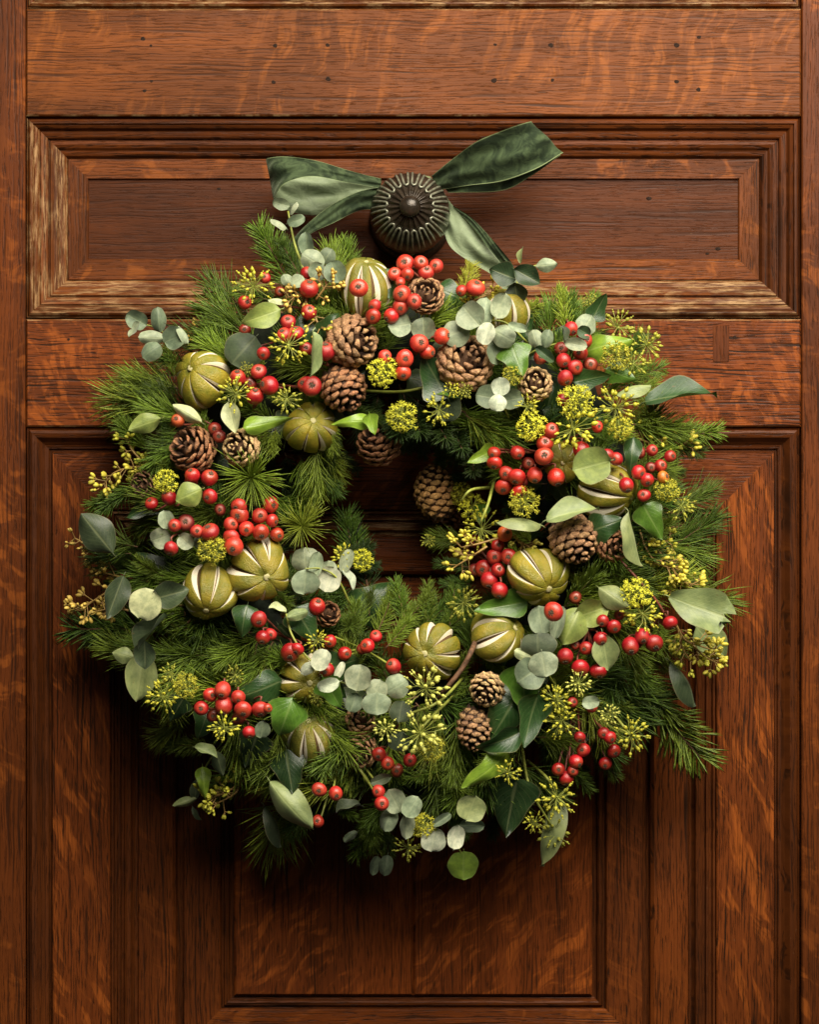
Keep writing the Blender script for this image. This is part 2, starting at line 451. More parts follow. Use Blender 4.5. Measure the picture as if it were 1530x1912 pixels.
M['scale'] = scale_mat()

def ribbon_mat():
    m, nt, nd, lk, bs = new_mat('velvet_ribbon')
    ge = N(nt, 'ShaderNodeNewGeometry'); tc = N(nt, 'ShaderNodeTexCoord')
    n1 = noise(nt, tc.outputs['Object'], 55.0, 5.0, 0.65, 1.2); n2 = noise(nt, tc.outputs['Object'], 1400.0, 2.0, 0.5)
    vel = mix_col(nt, ramp(nt, n1, 0.38, 0.66), (0.012, 0.022, 0.008), (0.052, 0.078, 0.032))
    sat = mix_col(nt, ramp(nt, n1, 0.3, 0.7), (0.15, 0.19, 0.105), (0.22, 0.27, 0.155))
    sep = N(nt, 'ShaderNodeSeparateXYZ'); lk.new(tc.outputs['UV'], sep.inputs[0])
    u = math_node(nt, 'ABSOLUTE', math_node(nt, 'SUBTRACT', sep.outputs[0], 0.5))
    vel = mix_col(nt, ramp(nt, u, 0.475, 0.485), vel, (0.16, 0.20, 0.09))
    lk.new(mix_col(nt, ge.outputs['Backfacing'], vel, sat), bs.inputs['Base Color'])
    lk.new(math_node(nt, 'MULTIPLY_ADD', ge.outputs['Backfacing'], -0.35, 0.85), bs.inputs['Roughness'])
    bs.inputs['Sheen Weight'].default_value = 0.4
    bs.inputs['Sheen Roughness'].default_value = 0.35
    bs.inputs['Sheen Tint'].default_value = (0.62, 0.72, 0.48, 1)
    bs.inputs['Specular IOR Level'].default_value = 0.25
    bp = N(nt, 'ShaderNodeBump'); bp.inputs['Strength'].default_value = 0.6; bp.inputs['Distance'].default_value = 0.002
    lk.new(math_node(nt, 'ADD', n1, math_node(nt, 'MULTIPLY', n2, 0.2)), bp.inputs['Height']); lk.new(bp.outputs[0], bs.inputs['Normal'])
    return m
M['ribbon'] = ribbon_mat()

# ------------------------------------------------------------------ the door
door = link('panelled_door', None, None, Matrix.Translation((0, 0.02, ZC - 0.72)))
door['label'] = 'old varnished oak door with moulded panels and a round bronze knob'
door['category'] = 'door'

def door_part(name, mb, mats, parent=door, smooth=False, origin=None):
    vs_ = np.array(mb.v)
    o = Vector(origin) if origin is not None else Vector(vs_.mean(axis=0))
    mb.v = [tuple(Vector(p) - o) for p in mb.v]
    return link(name, mb.mesh(name, mats, smooth), parent, Matrix.Translation(o))

def board(name, x0, y0, x1, y1, d_front, thick, mat, bev=0.0012, parent=door, edge=None):
    """bevelled board; pixel rectangle, front face d_front metres proud of the door face"""
    a = P(x0, y1); b = P(x1, y0)
    X0, X1, Z0, Z1 = a.x, b.x, a.z, b.z
    yf, yb = -d_front, -d_front + thick
    mb = MB()
    v = [(X0, yb, Z0), (X1, yb, Z0), (X1, yb, Z1), (X0, yb, Z1),
         (X0, yf + bev, Z0), (X1, yf + bev, Z0), (X1, yf + bev, Z1), (X0, yf + bev, Z1),
         (X0 + bev, yf, Z0 + bev), (X1 - bev, yf, Z0 + bev), (X1 - bev, yf, Z1 - bev), (X0 + bev, yf, Z1 - bev)]
    f = [(8, 9, 10, 11), (4, 5, 9, 8), (5, 6, 10, 9), (6, 7, 11, 10), (7, 4, 8, 11),
         (0, 1, 5, 4), (1, 2, 6, 5), (2, 3, 7, 6), (3, 0, 4, 7), (3, 2, 1, 0)]
    mb.add(v, f, 0)
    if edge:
        mb.m[1] = mb.m[3] = 1  # upper and lower bevels paler: wear, plus light painted on
    return door_part(name, mb, [mat] + ([edge] if edge else []), parent)

def sweep(name, rect, prof, mats, sides='TBLR', label=None):
    """mitred moulding round a rectangular opening; prof = (offset px, depth mm, material slot)"""
    x0, y0, x1, y1 = rect
    out = []
    for s in sides:
        mb = MB(); vs_ = []; seg = 1
        for (o, dm, mi) in prof:
            c = {'T': ((x0 + o, y0 + o), (x1 - o, y0 + o)), 'B': ((x1 - o, y1 - o), (x0 + o, y1 - o)),
                 'L': ((x0 + o, y1 - o), (x0 + o, y0 + o)), 'R': ((x1 - o, y0 + o), (x1 - o, y1 - o))}[s]
            for (px, py) in c:
                p = P(px, py); p.y = -dm / 1000.0
                vs_.append(tuple(p))
        fs = []; ms = []
        for i in range(len(prof) - 1):
            fs.append((2 * i, 2 * i + 2, 2 * i + 3, 2 * i + 1)); ms.append(prof[i][2])
        # close the back so that the piece has real thickness
        n = len(vs_)
        for px_i in (0, 1, 2 * len(prof) - 2, 2 * len(prof) - 1):
            q = vs_[px_i]; vs_.append((q[0], 0.034, q[2]))
        fs.append((n, n + 1, n + 3, n + 2)); ms.append(0)
        for f, mi in zip(fs, ms):
            mb.f.append(f); mb.m.append(mi)
        mb.v = vs_
        mm = mats['h'] if s in 'TB' else mats['v']
        if s in mats: mm = mats[s]
        out.append(door_part(name, mb, mm))
    return out

board('backing_board', -75, -420, 1605, 2300, -0.033, 0.02, M['dark_back'])
board('stile', -72, -415, 47, 2290, 0.0, 0.034, M['stile'])
board('stile', 1498, -415, 1602, 2290, 0.0, 0.034, M['stile'])
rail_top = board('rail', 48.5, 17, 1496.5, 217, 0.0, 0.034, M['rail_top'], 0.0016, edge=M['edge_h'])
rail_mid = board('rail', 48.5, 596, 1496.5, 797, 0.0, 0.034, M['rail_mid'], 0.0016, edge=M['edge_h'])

def dense(pts, steps=3):
    """smooth a moulding profile"""
    out = []
    for i in range(len(pts) - 1):
        for k in range(steps):
            t = k / steps
            out.append((pts[i][0] + (pts[i + 1][0] - pts[i][0]) * t, pts[i][1] + (pts[i + 1][1] - pts[i][1]) * t, pts[i][2]))
    out.append(pts[-1])
    return out

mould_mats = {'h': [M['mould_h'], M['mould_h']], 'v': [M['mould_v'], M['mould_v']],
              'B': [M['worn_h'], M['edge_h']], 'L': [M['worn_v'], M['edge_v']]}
prof_up = [(1.5, -2.0, 0), (3.5, -4.5, 0), (5.5, -1.2, 1), (9, 0.6, 0), (13, 0.4, 0), (14.5, -1.8, 0), (16, -1.0, 0), (21, -2.6, 0), (24, -5.6, 0), (25.5, -6.6, 0), (27, -5.4, 1), (31, -5.8, 0), (36, -6.6, 1), (38.5, -7.6, 0),
           (40, -10.5, 0), (42, -10.5, 0), (44, -8.2, 1), (50, -8.0, 0), (56, -9.6, 0), (60, -12.0, 0), (65, -12.6, 0), (69, -13.6, 1), (71.5, -15.4, 0), (73.5, -17.2, 0)]
sweep('moulding', (48, 218, 1497, 594), prof_up, mould_mats)
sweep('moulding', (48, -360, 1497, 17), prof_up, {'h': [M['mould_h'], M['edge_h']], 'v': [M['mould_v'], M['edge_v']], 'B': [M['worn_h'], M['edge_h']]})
board('panel', 122, -280, 1423, -57, -0.017, 0.01, M['panel_up'])
marg = [(74, -17.0, 0), (75, -15.6, 0), (111, -15.6, 0), (112.5, -17.2, 0), (113.5, -18.8, 0)]
sweep('panel_margin', (48, 218, 1497, 594), marg, {'h': [M['margin_h']], 'v': [M['margin_v']], 'B': [M['margin_h']]})
up_panel = board('panel', 158, 328, 1387, 494, -0.0185, 0.01, M['panel_up'], 0.0003)

LR = (50, 799, 1494, 2252)
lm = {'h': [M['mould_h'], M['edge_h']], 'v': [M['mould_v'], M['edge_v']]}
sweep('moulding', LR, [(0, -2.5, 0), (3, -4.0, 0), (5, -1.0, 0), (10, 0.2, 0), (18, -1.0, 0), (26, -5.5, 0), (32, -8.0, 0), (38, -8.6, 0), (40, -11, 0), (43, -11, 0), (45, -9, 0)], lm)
sweep('frame_board', LR, [(45.5, -9, 0), (46.5, -6.0, 0), (152, -6.0, 0), (154, -7.2, 0), (154.5, -10, 0)], {'h': [M['frame_h']], 'v': [M['frame_v']]})
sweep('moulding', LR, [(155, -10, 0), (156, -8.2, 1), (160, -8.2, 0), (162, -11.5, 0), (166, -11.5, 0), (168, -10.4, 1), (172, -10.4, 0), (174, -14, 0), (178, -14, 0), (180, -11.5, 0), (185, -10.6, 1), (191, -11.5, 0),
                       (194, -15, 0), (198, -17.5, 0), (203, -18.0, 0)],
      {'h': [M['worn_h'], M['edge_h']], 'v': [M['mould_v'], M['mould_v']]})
sweep('panel_border', LR, [(203.5, -18.4, 0), (205, -16.8, 0), (240, -16.8, 0), (268, -19.0, 0), (274, -22, 0), (276, -26.5, 0)], {'h': [M['border_h']], 'v': [M['border_v']]})
sweep('panel_border', LR, [(288, -26.5, 0), (290, -22.6, 0), (356, -22.2, 0), (358, -23.5, 0), (359.5, -26, 0)], {'h': [M['border_h']], 'v': [M['border_v']]})
sweep('moulding', LR, [(360, -26, 0), (364, -26, 0), (366, -23.4, 0), (371, -22.8, 0), (374, -24, 0), (376, -27, 0), (384, -27.5, 0)], lm)
board('groove_back', 320, 1070, 1222, 1990, -0.0285, 0.004, M['mould_v'], 0.0)
board('panel', 434, 1183, 771.6, 1868, -0.0225, 0.008, M['panel_lo'], 0.002)
board('panel', 772.4, 1183, 1110, 1868, -0.0225, 0.008, M['panel_lo'], 0.002)

# nail holes, an inlaid patch and its drill hole on the rails
def nail_hole(px, py, r, parent):  # hole drawn as a flush cap, its inner shade painted dark
    mb = MB()
    c = P(px, py)
    R = S(r, 0) * 0.82
    v = []; f = []
    rings = [(1.0, -0.0001), (0.85, 0.00015), (0.5, 0.0001), (0.0, 0.0001)]
    for q, h in rings:
        for k in range(9):
            a = 2 * math.pi * k / 9
            w = 1 + 0.10 * math.sin(3 * a + px) + 0.08 * math.sin(2 * a + py)
            v.append((c.x + R * q * w * math.cos(a) * 1.2, -h, c.z + R * q * w * math.sin(a)))
    for i in range(3):
        for k in range(9):
            f.append((i * 9 + k, i * 9 + (k + 1) % 9, (i + 1) * 9 + (k + 1) % 9, (i + 1) * 9 + k))
    mb.add(v, f)
    door_part('nail_hole', mb, [M['nail_hole']], parent, True)
for (x, y, r) in [(267, 73, 5), (282, 86, 3), (283, 152, 3.5), (270, 170, 4), (514, 86, 5), (612, 85, 4.5), (511, 154, 4.5), (613, 148, 5.5), (925, 84, 3.5), (1029, 85, 5.5),
                  (923, 151, 6), (1032, 150, 4), (1264, 85, 6), (1306, 70, 4.5), (1264, 153, 5), (1305, 168, 5)]:
    nail_hole(x, y, r, rail_top)
for (x, y, r) in [(1373, 630, 4), (128, 634, 3), (1200, 640, 3)]:
    nail_hole(x, y, r, rail_mid)
for (x, y, r) in [(406, 348, 2.5), (1216, 366, 3.5), (1346, 461, 3.5), (1326, 470, 2.5)]:
    c = P(x, y)
    mb = MB(); mb.ball((c.x, 0.0186, c.z), S(r, 0), 0, 8, 4, (1, 0, 0), 1.6)
    mb.v = [(p[0], 0.0185 + (p[1] - 0.0186) * 0.18, p[2]) for p in mb.v]
    door_part('wood_knot', mb, [M['nail_hole']], up_panel, True)
board('wood_patch', 1332, 608, 1362, 676, 0.0005, 0.002, M['stile'], 0.0003, rail_mid)

# ------------------------------------------------------------------ door knob
kc = P(766, 399, 0.044)
kmat = Matrix.Translation(kc) @ Matrix.Rotation(math.radians(90), 4, 'X')     # local +Z towards the viewer
KR = S(75, 0.052)
def dome(r):          # height of the dome over the knob's middle plane
    q = min(r / KR, 1.0)
    return 0.046 * math.sqrt(max(0.0, 1 - q ** 2.0)) + 0.003 * (1 - q)
mb = MB()
seg = 160; rs = [0.0, 0.12, 0.2, 0.3, 0.4, 0.5, 0.6, 0.7, 0.8, 0.88, 0.94, 0.98, 1.0]
vs_ = []; fs = []
prof = [(q, dome(q * KR), 1.0) for q in rs] + [(1.0, -0.006, 1.0), (0.93, -0.014, 0.6), (0.75, -0.022, 0.2), (0.55, -0.030, 0.0), (0.42, -0.040, 0.0), (0.42, -0.066, 0.0)]
for (q, z, fl) in prof:
    for k in range(seg):
        a = 2 * math.pi * k / seg
        lob = math.cos(20 * a)
        amp = fl * 0.012 * min(1.0, q * 1.6)
        rr = q * KR * (1 + amp * 0.6 * lob * (1 if q > 0.8 else 0.3))
        zz = z + (0.0011 * lob * fl * (1 if 0.15 < q < 0.99 else 0))
        vs_.append((rr * math.cos(a), rr * math.sin(a), zz))
for i in range(len(prof) - 1):
    for k in range(seg):
        k2 = (k + 1) % seg
        fs.append((i * seg + k, (i + 1) * seg + k, (i + 1) * seg + k2, i * seg + k2))
mb.add(vs_, fs)
knob = link('door_knob', mb.mesh('door_knob', [M['bronze']]), door, kmat)
mb = MB(); mb.ball((0, 0, 0.0490), S(20, 0.06), 0, 24, 14, None, 0.8)
link('knob_finial', mb.mesh('knob_finial', [M['bronze']]), knob, kmat)
mb = MB()
mb.lathe([(0.0, -0.070), (0.034, -0.070), (0.040, -0.066), (0.040, -0.060), (0.034, -0.055), (0.024, -0.050), (0.0, -0.050)], 48)
link('rose_plate', mb.mesh('rose_plate', [M['bronze']]), knob, kmat)
mb = MB()
da = 2 * math.pi / 20
pts = []
for sgn in (-1, 1):
    seq = []
    for q in np.linspace(0.965, 0.60, 9):
        an = sgn * da * 0.30 * (0.75 + 0.25 * q)
        seq.append((q * KR * math.cos(an), q * KR * math.sin(an), dome(q * KR) + 0.0009))
    pts += seq if sgn < 0 else list(reversed(seq))
q = 0.56
pts.insert(9, (q * KR, 0, dome(q * KR) + 0.0009))
mb.tube(pts, 0.0012, 6)
ridge = mb.mesh('flute_ridge', [M['bronze_ridge']])
for k in range(20):
    link('flute_ridge', ridge, knob, kmat @ Matrix.Rotation(da * (k + 0.5), 4, 'Z'))

# ------------------------------------------------------------------ velvet ribbon
bow = link('velvet_ribbon_bow', None, None, Matrix.Translation(P(765, 470, 0.02)))
bow['label'] = 'dark green velvet ribbon bow tied behind the bronze door knob'
bow['category'] = 'ribbon'

def catmull(p0, p1, p2, p3, t):
    return 0.5 * ((2 * p1) + (-p0 + p2) * t + (2 * p0 - 5 * p1 + 4 * p2 - p3) * t * t + (-p0 + 3 * p1 - 3 * p2 + p3) * t * t * t)

def ribbon(name, stations, sub=8, across=16, flip=False, wob=0.0010, seed=1, fold=0.075):
    A = [P(*s[0]) for s in stations]; B = [P(*s[1]) for s in stations]
    def sm(L):
        L = [L[0] * 2 - L[1]] + L + [L[-1] * 2 - L[-2]]
        out = []
        for i in range(1, len(L) - 2):
            for k in range(sub):
                out.append(catmull(L[i - 1], L[i], L[i + 1], L[i + 2], k / sub))
        out.append(L[-2]); return out
    A, B = sm(A), sm(B)
    n = len(A); mb = MB(); v = []; f = []; uv = []
    for i in range(n):
        for k in range(across + 1):
            t = k / across
            p = A[i].lerp(B[i], t)
            wdt = (A[i] - B[i]).length
            p = p + Vector((0, -1, 0)) * fold * wdt * math.sin(t * 6.283 * 1.6 + seed + 0.05 * i)
            p = p + Vector((0, -1, 0)) * (wob * math.sin(t * 9 + i * 0.28 + seed) + wob * 0.8 * math.sin(t * 17 - i * 0.5 + seed * 2))
            v.append(p); uv.append((t, i / n))
    for i in range(n - 1):
        for k in range(across):
            a = i * (across + 1) + k
            q = (a, a + 1, a + across + 2, a + across + 1)
            f.append(tuple(reversed(q)) if flip else q)
    o = v[0].copy()
    mb.add([p - o for p in v], f)
    me = mb.mesh(name, [M['ribbon']])
    ul = me.uv_layers.new(name='UVMap')
    for poly in me.polygons:
        for li in poly.loop_indices:
            ul.data[li].uv = uv[me.loops[li].vertex_index]
    return link(name, me, bow, Matrix.Translation(o))

ribbon('loop', [((806, 330, .030), (822, 354, .034)), ((850, 294, .052), (870, 347, .050)), ((893, 264, .070), (938, 338, .062)), ((945, 243, .076), (1000, 316, .066)),
                ((988, 228, .070), (1048, 288, .060)), ((993, 229, .060), (1051, 289, .050))], seed=1)
ribbon('loop_back', [((988, 229, .056), (1048, 289, .046)), ((950, 256, .040), (990, 330, .034)), ((890, 290, .026), (937, 356, .022)), ((815, 335, .016), (838, 360, .016))], seed=1, flip=True)
ribbon('loop', [((712, 334, .030), (712, 352, .036)), ((650, 318, .046), (655, 343, .056)), ((590, 300, .058), (585, 330, .070)), ((530, 292, .062), (535, 342, .074)), ((503, 294, .054), (514, 368, .060)),
                ((498, 300, .038), (514, 376, .034)), ((524, 318, .022), (545, 396, .014)), ((590, 328, .014), (600, 402, .008)), ((660, 334, .014), (665, 384, .010)), ((712, 340, .016), (712, 364, .016))], flip=True, seed=3)
ribbon('tail', [((708, 350, .034), (702, 392, .032)), ((665, 360, .046), (670, 394, .036)), ((612, 388, .050), (628, 414, .044)), ((556, 436, .048), (570, 446, .050)), ((520, 490, .040), (560, 500, .050))], flip=True, wob=0.0008, seed=5)
ribbon('tail', [((822, 350, .030), (815, 392, .030)), ((846, 384, .034), (828, 428, .036)), ((878, 408, .044), (842, 462, .044)), ((915, 448, .054), (882, 492, .046)), ((952, 490, .050), (925, 520, .044)), ((992, 575, .044), (960, 580, .040))], flip=True, wob=0.0008, seed=8)
ribbon('tail_edge', [((846, 384, .036), (850, 392, .034)), ((882, 408, .048), (876, 416, .046)), ((922, 450, .060), (908, 458, .056)), ((956, 490, .060), (938, 494, .054))], wob=0.0004, seed=9)
mb = MB(); v = []
mb.tube([P(716, 372, .022), P(740, 350, .020), P(765, 340, .018), P(795, 345, .020), P(815, 368, .022), P(812, 392, .022), P(790, 440, .02), P(765, 470, .022), P(735, 430, .02), P(716, 380, .022)], 0.009, 8)
o = P(765, 380, .02)
mb.v = [tuple(Vector(p) - o) for p in mb.v]
link('knot', mb.mesh('knot', [M['ribbon']]), bow, Matrix.Translation(o))

# ------------------------------------------------------------------ the wreath
CX, CY = 752, 1005
wreath = link('christmas_wreath', None, None, Matrix.Translation(P(CX, CY + 560, 0.03)))
wreath['label'] = 'evergreen wreath of pine, eucalyptus, ivy, red berries, cones and dried limes on the door'
wreath['category'] = 'wreath'

def surf(px, py):
    rho = math.hypot(px - CX, py - CY)
    s = 1 - ((rho - 372) / 235.0) ** 2
    return 0.042 + (0.088 * math.sqrt(s) if s > 0 else 0.0)

# mossy ring underneath
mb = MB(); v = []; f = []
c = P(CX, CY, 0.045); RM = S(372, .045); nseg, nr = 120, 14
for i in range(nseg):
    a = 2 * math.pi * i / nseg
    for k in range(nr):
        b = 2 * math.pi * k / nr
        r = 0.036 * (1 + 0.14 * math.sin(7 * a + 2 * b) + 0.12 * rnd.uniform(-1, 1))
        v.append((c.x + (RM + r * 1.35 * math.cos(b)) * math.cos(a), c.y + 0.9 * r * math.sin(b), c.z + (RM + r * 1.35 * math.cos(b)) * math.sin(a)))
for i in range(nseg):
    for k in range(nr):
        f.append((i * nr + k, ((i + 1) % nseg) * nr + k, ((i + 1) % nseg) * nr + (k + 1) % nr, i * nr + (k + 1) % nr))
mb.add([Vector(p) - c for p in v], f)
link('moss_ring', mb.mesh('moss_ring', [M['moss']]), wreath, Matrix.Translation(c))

# ---- needle sprigs
def sprig_mesh(kind, seed):
    """unit sprig: twig along +X, length 1; returns (twig mesh, needle mesh)"""
    r = np.random.RandomState(seed)
    L = 1.0
    ts = np.linspace(0, 1, 9)
    bend = r.uniform(-0.10, 0.10, 2)
    path = np.stack([ts, bend[0] * ts ** 2, bend[1] * ts ** 2], 1)
    tb = MB(); tb.tube([tuple(p) for p in path], list(np.linspace(0.020, 0.010, 9)), 6)
    twig = tb.mesh('twig_' + kind, [M['twig']])
    cfg = {'pine': (150, 0.68, 0.0165, (22, 62)), 'fir': (230, 0.32, 0.0145, (36, 68)), 'star': (120, 0.90, 0.0185, (28, 88))}[kind]
    n, ln, wd, (a0, a1) = cfg
    if kind == 'star':
        t = 1 - np.abs(r.normal(0, 0.06, n)); t = np.clip(t, 0, 1)
    else:
        t = 0.06 + 0.94 * r.rand(n) ** 0.85
    root = np.stack([np.interp(t, ts, path[:, j]) for j in range(3)], 1)
    az = r.rand(n) * 2 * np.pi
    if kind == 'fir':
        side = r.choice([-1, 1], n)
        az = np.where(r.rand(n) < 0.72, np.where(side > 0, 0, np.pi) + r.normal(0, 0.55, n), az)
    an = np.radians(r.uniform(a0, a1, n)) * (1 - (0.35 if kind != 'star' else 0.0) * t ** 3)
    d = np.stack([np.cos(an), np.sin(an) * np.cos(az), np.sin(an) * np.sin(az)], 1)
    l = ln * r.uniform(0.72, 1.1, n) * (1 - 0.25 * t ** 4)
    side = np.cross(d, r.normal(size=(n, 3))); side /= np.linalg.norm(side, axis=1)[:, None]
    s2 = np.cross(d, side)
    curl = np.stack([np.ones(n) * 0.16, r.normal(0, 0.13, n), r.normal(0, 0.13, n)], 1) * l[:, None]
    V = []
    for (q, w) in ((0.0, 0.55), (0.45, 1.0), (0.8, 0.85)):
        base = root + d * (l * q)[:, None] + curl * q * q
        for k in range(3):
            a = 2 * math.pi * k / 3
            V.append(base + (side * math.cos(a) + s2 * math.sin(a)) * wd * w * 0.62)
    V.append(root + d * l[:, None] + curl)
    V = np.stack(V, 1).reshape(-1, 3)
    F = []
    for i in range(n):
        b = i * 10
        for s in range(2):
            for k in range(3):
                k2 = (k + 1) % 3
                F.append((b + s * 3 + k, b + s * 3 + k2, b + s * 3 + 3 + k2, b + s * 3 + 3 + k))
        for k in range(3):
            F.append((b + 6 + k, b + 6 + (k + 1) % 3, b + 9))
    me = bpy.data.meshes.new('needles_' + kind)
    me.from_pydata(V.tolist(), [], F)
    me.materials.append(M['needle'])
    me.polygons.foreach_set('use_smooth', [True] * len(F))
    me.update()
    return twig, me
SPR = {k: [sprig_mesh(k, 11 * i + len(k)) for i in range(4)] for k in ('pine', 'fir', 'star')}
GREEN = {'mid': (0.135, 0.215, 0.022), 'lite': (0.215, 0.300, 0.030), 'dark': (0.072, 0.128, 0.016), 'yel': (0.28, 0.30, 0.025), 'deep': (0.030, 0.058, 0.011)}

def sprig(kind, p0, p1, col, spin=None, name='pine_sprig'):
    if abs(p1.x) < S(110) and p1.z > P(0, 545, .1).z: return
    if S(130) < p1.x < S(270) and p1.z > P(0, 530, .1).z: return
    """sprig whose twig runs from world point p0 to p1"""
    d = p1 - p0
    L = d.length
    v = rnd.randrange(4)
    tw, ne = SPR[kind][v]
    m = frame_matrix(p0, d, Vector((0, -1, 0.01)), L, L, L) @ Matrix.Rotation(rnd.uniform(0, 6.28) if spin is None else spin, 4, 'X')
    g = GREEN[col]; j = rnd.uniform(0.8, 1.2)
    o = link(name, tw, wreath, m)
    link('needles', ne, o, m, kind='stuff', color=(g[0] * j * rnd.uniform(0.9, 1.15), g[1] * j, g[2] * j))
    return o

def sp(kind, x0, y0, x1, y1, col='mid', d0=None, d1=None, off=0.0):
    a = surf(x0, y0) - 0.012 + off if d0 is None else d0
    b = max(surf(x1, y1) - 0.004 + off, 0.03) if d1 is None else d1
    nm = 'fir_sprig' if kind == 'fir' else 'pine_sprig'
    return sprig(kind, P(x0, y0, a), P(x1, y1, b), col, 0.0 if kind == 'fir' else None, nm)

# dense greenery all round the ring, below the decorations
for i in range(190):
    a = 2 * math.pi * (i + rnd.uniform(-.5, .5)) / 190 * 3
    rho = rnd.uniform(235, 520)
    if i % 5 == 0: rho = rnd.uniform(455, 540)
    x = CX + rho * math.cos(a); y = CY + rho * math.sin(a) * 0.985
    sw = a + rnd.uniform(-1.3, 1.3) + (math.pi if rho < 290 and rnd.random() < .55 else 0)
    ln = rnd.uniform(70, 125)
    if rho > 440: ln *= 0.75
    if rho < 290: ln *= 0.62
    x1, y1 = x + ln * math.cos(sw), y + ln * math.sin(sw)
    ds = surf(x, y)
    d0 = max(0.025, ds - rnd.uniform(0.022, 0.045)); d1 = max(0.030, min(surf(x1, y1) - 0.014, d0 + 0.02))
    sprig(rnd.choice(['pine', 'fir', 'pine']), P(x, y, d0), P(x1, y1, d1), rnd.choice(['mid', 'dark', 'mid', 'dark', 'lite']), None)

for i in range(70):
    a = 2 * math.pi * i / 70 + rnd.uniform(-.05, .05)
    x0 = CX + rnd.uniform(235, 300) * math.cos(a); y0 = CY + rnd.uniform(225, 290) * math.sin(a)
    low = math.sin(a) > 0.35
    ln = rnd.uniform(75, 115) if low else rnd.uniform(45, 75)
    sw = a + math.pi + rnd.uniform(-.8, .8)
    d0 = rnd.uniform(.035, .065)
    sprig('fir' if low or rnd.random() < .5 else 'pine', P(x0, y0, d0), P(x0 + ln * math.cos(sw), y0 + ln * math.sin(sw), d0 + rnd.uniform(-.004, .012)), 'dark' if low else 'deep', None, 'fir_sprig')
for i in range(72):      # fresher sprigs tucked between the decorations
    a = rnd.uniform(-0.5, math.pi + 0.5) if i % 3 else rnd.uniform(0, 6.283)
    rho = rnd.uniform(290, 455)
    x = CX + rho * math.cos(a); y = CY + rho * math.sin(a)
    sw = a + rnd.uniform(-1.5, 1.5); ln = rnd.uniform(60, 100)
    x1, y1 = x + ln * math.cos(sw), y + ln * math.sin(sw)
    d0 = max(0.03, surf(x, y) - rnd.uniform(0.014, 0.026)); d1 = max(0.034, min(surf(x1, y1) - 0.004, d0 + 0.018))
    sprig(rnd.choice(['pine', 'pine', 'fir']), P(x, y, d0), P(x1, y1, d1), rnd.choice(['mid', 'lite', 'mid', 'mid']), None)
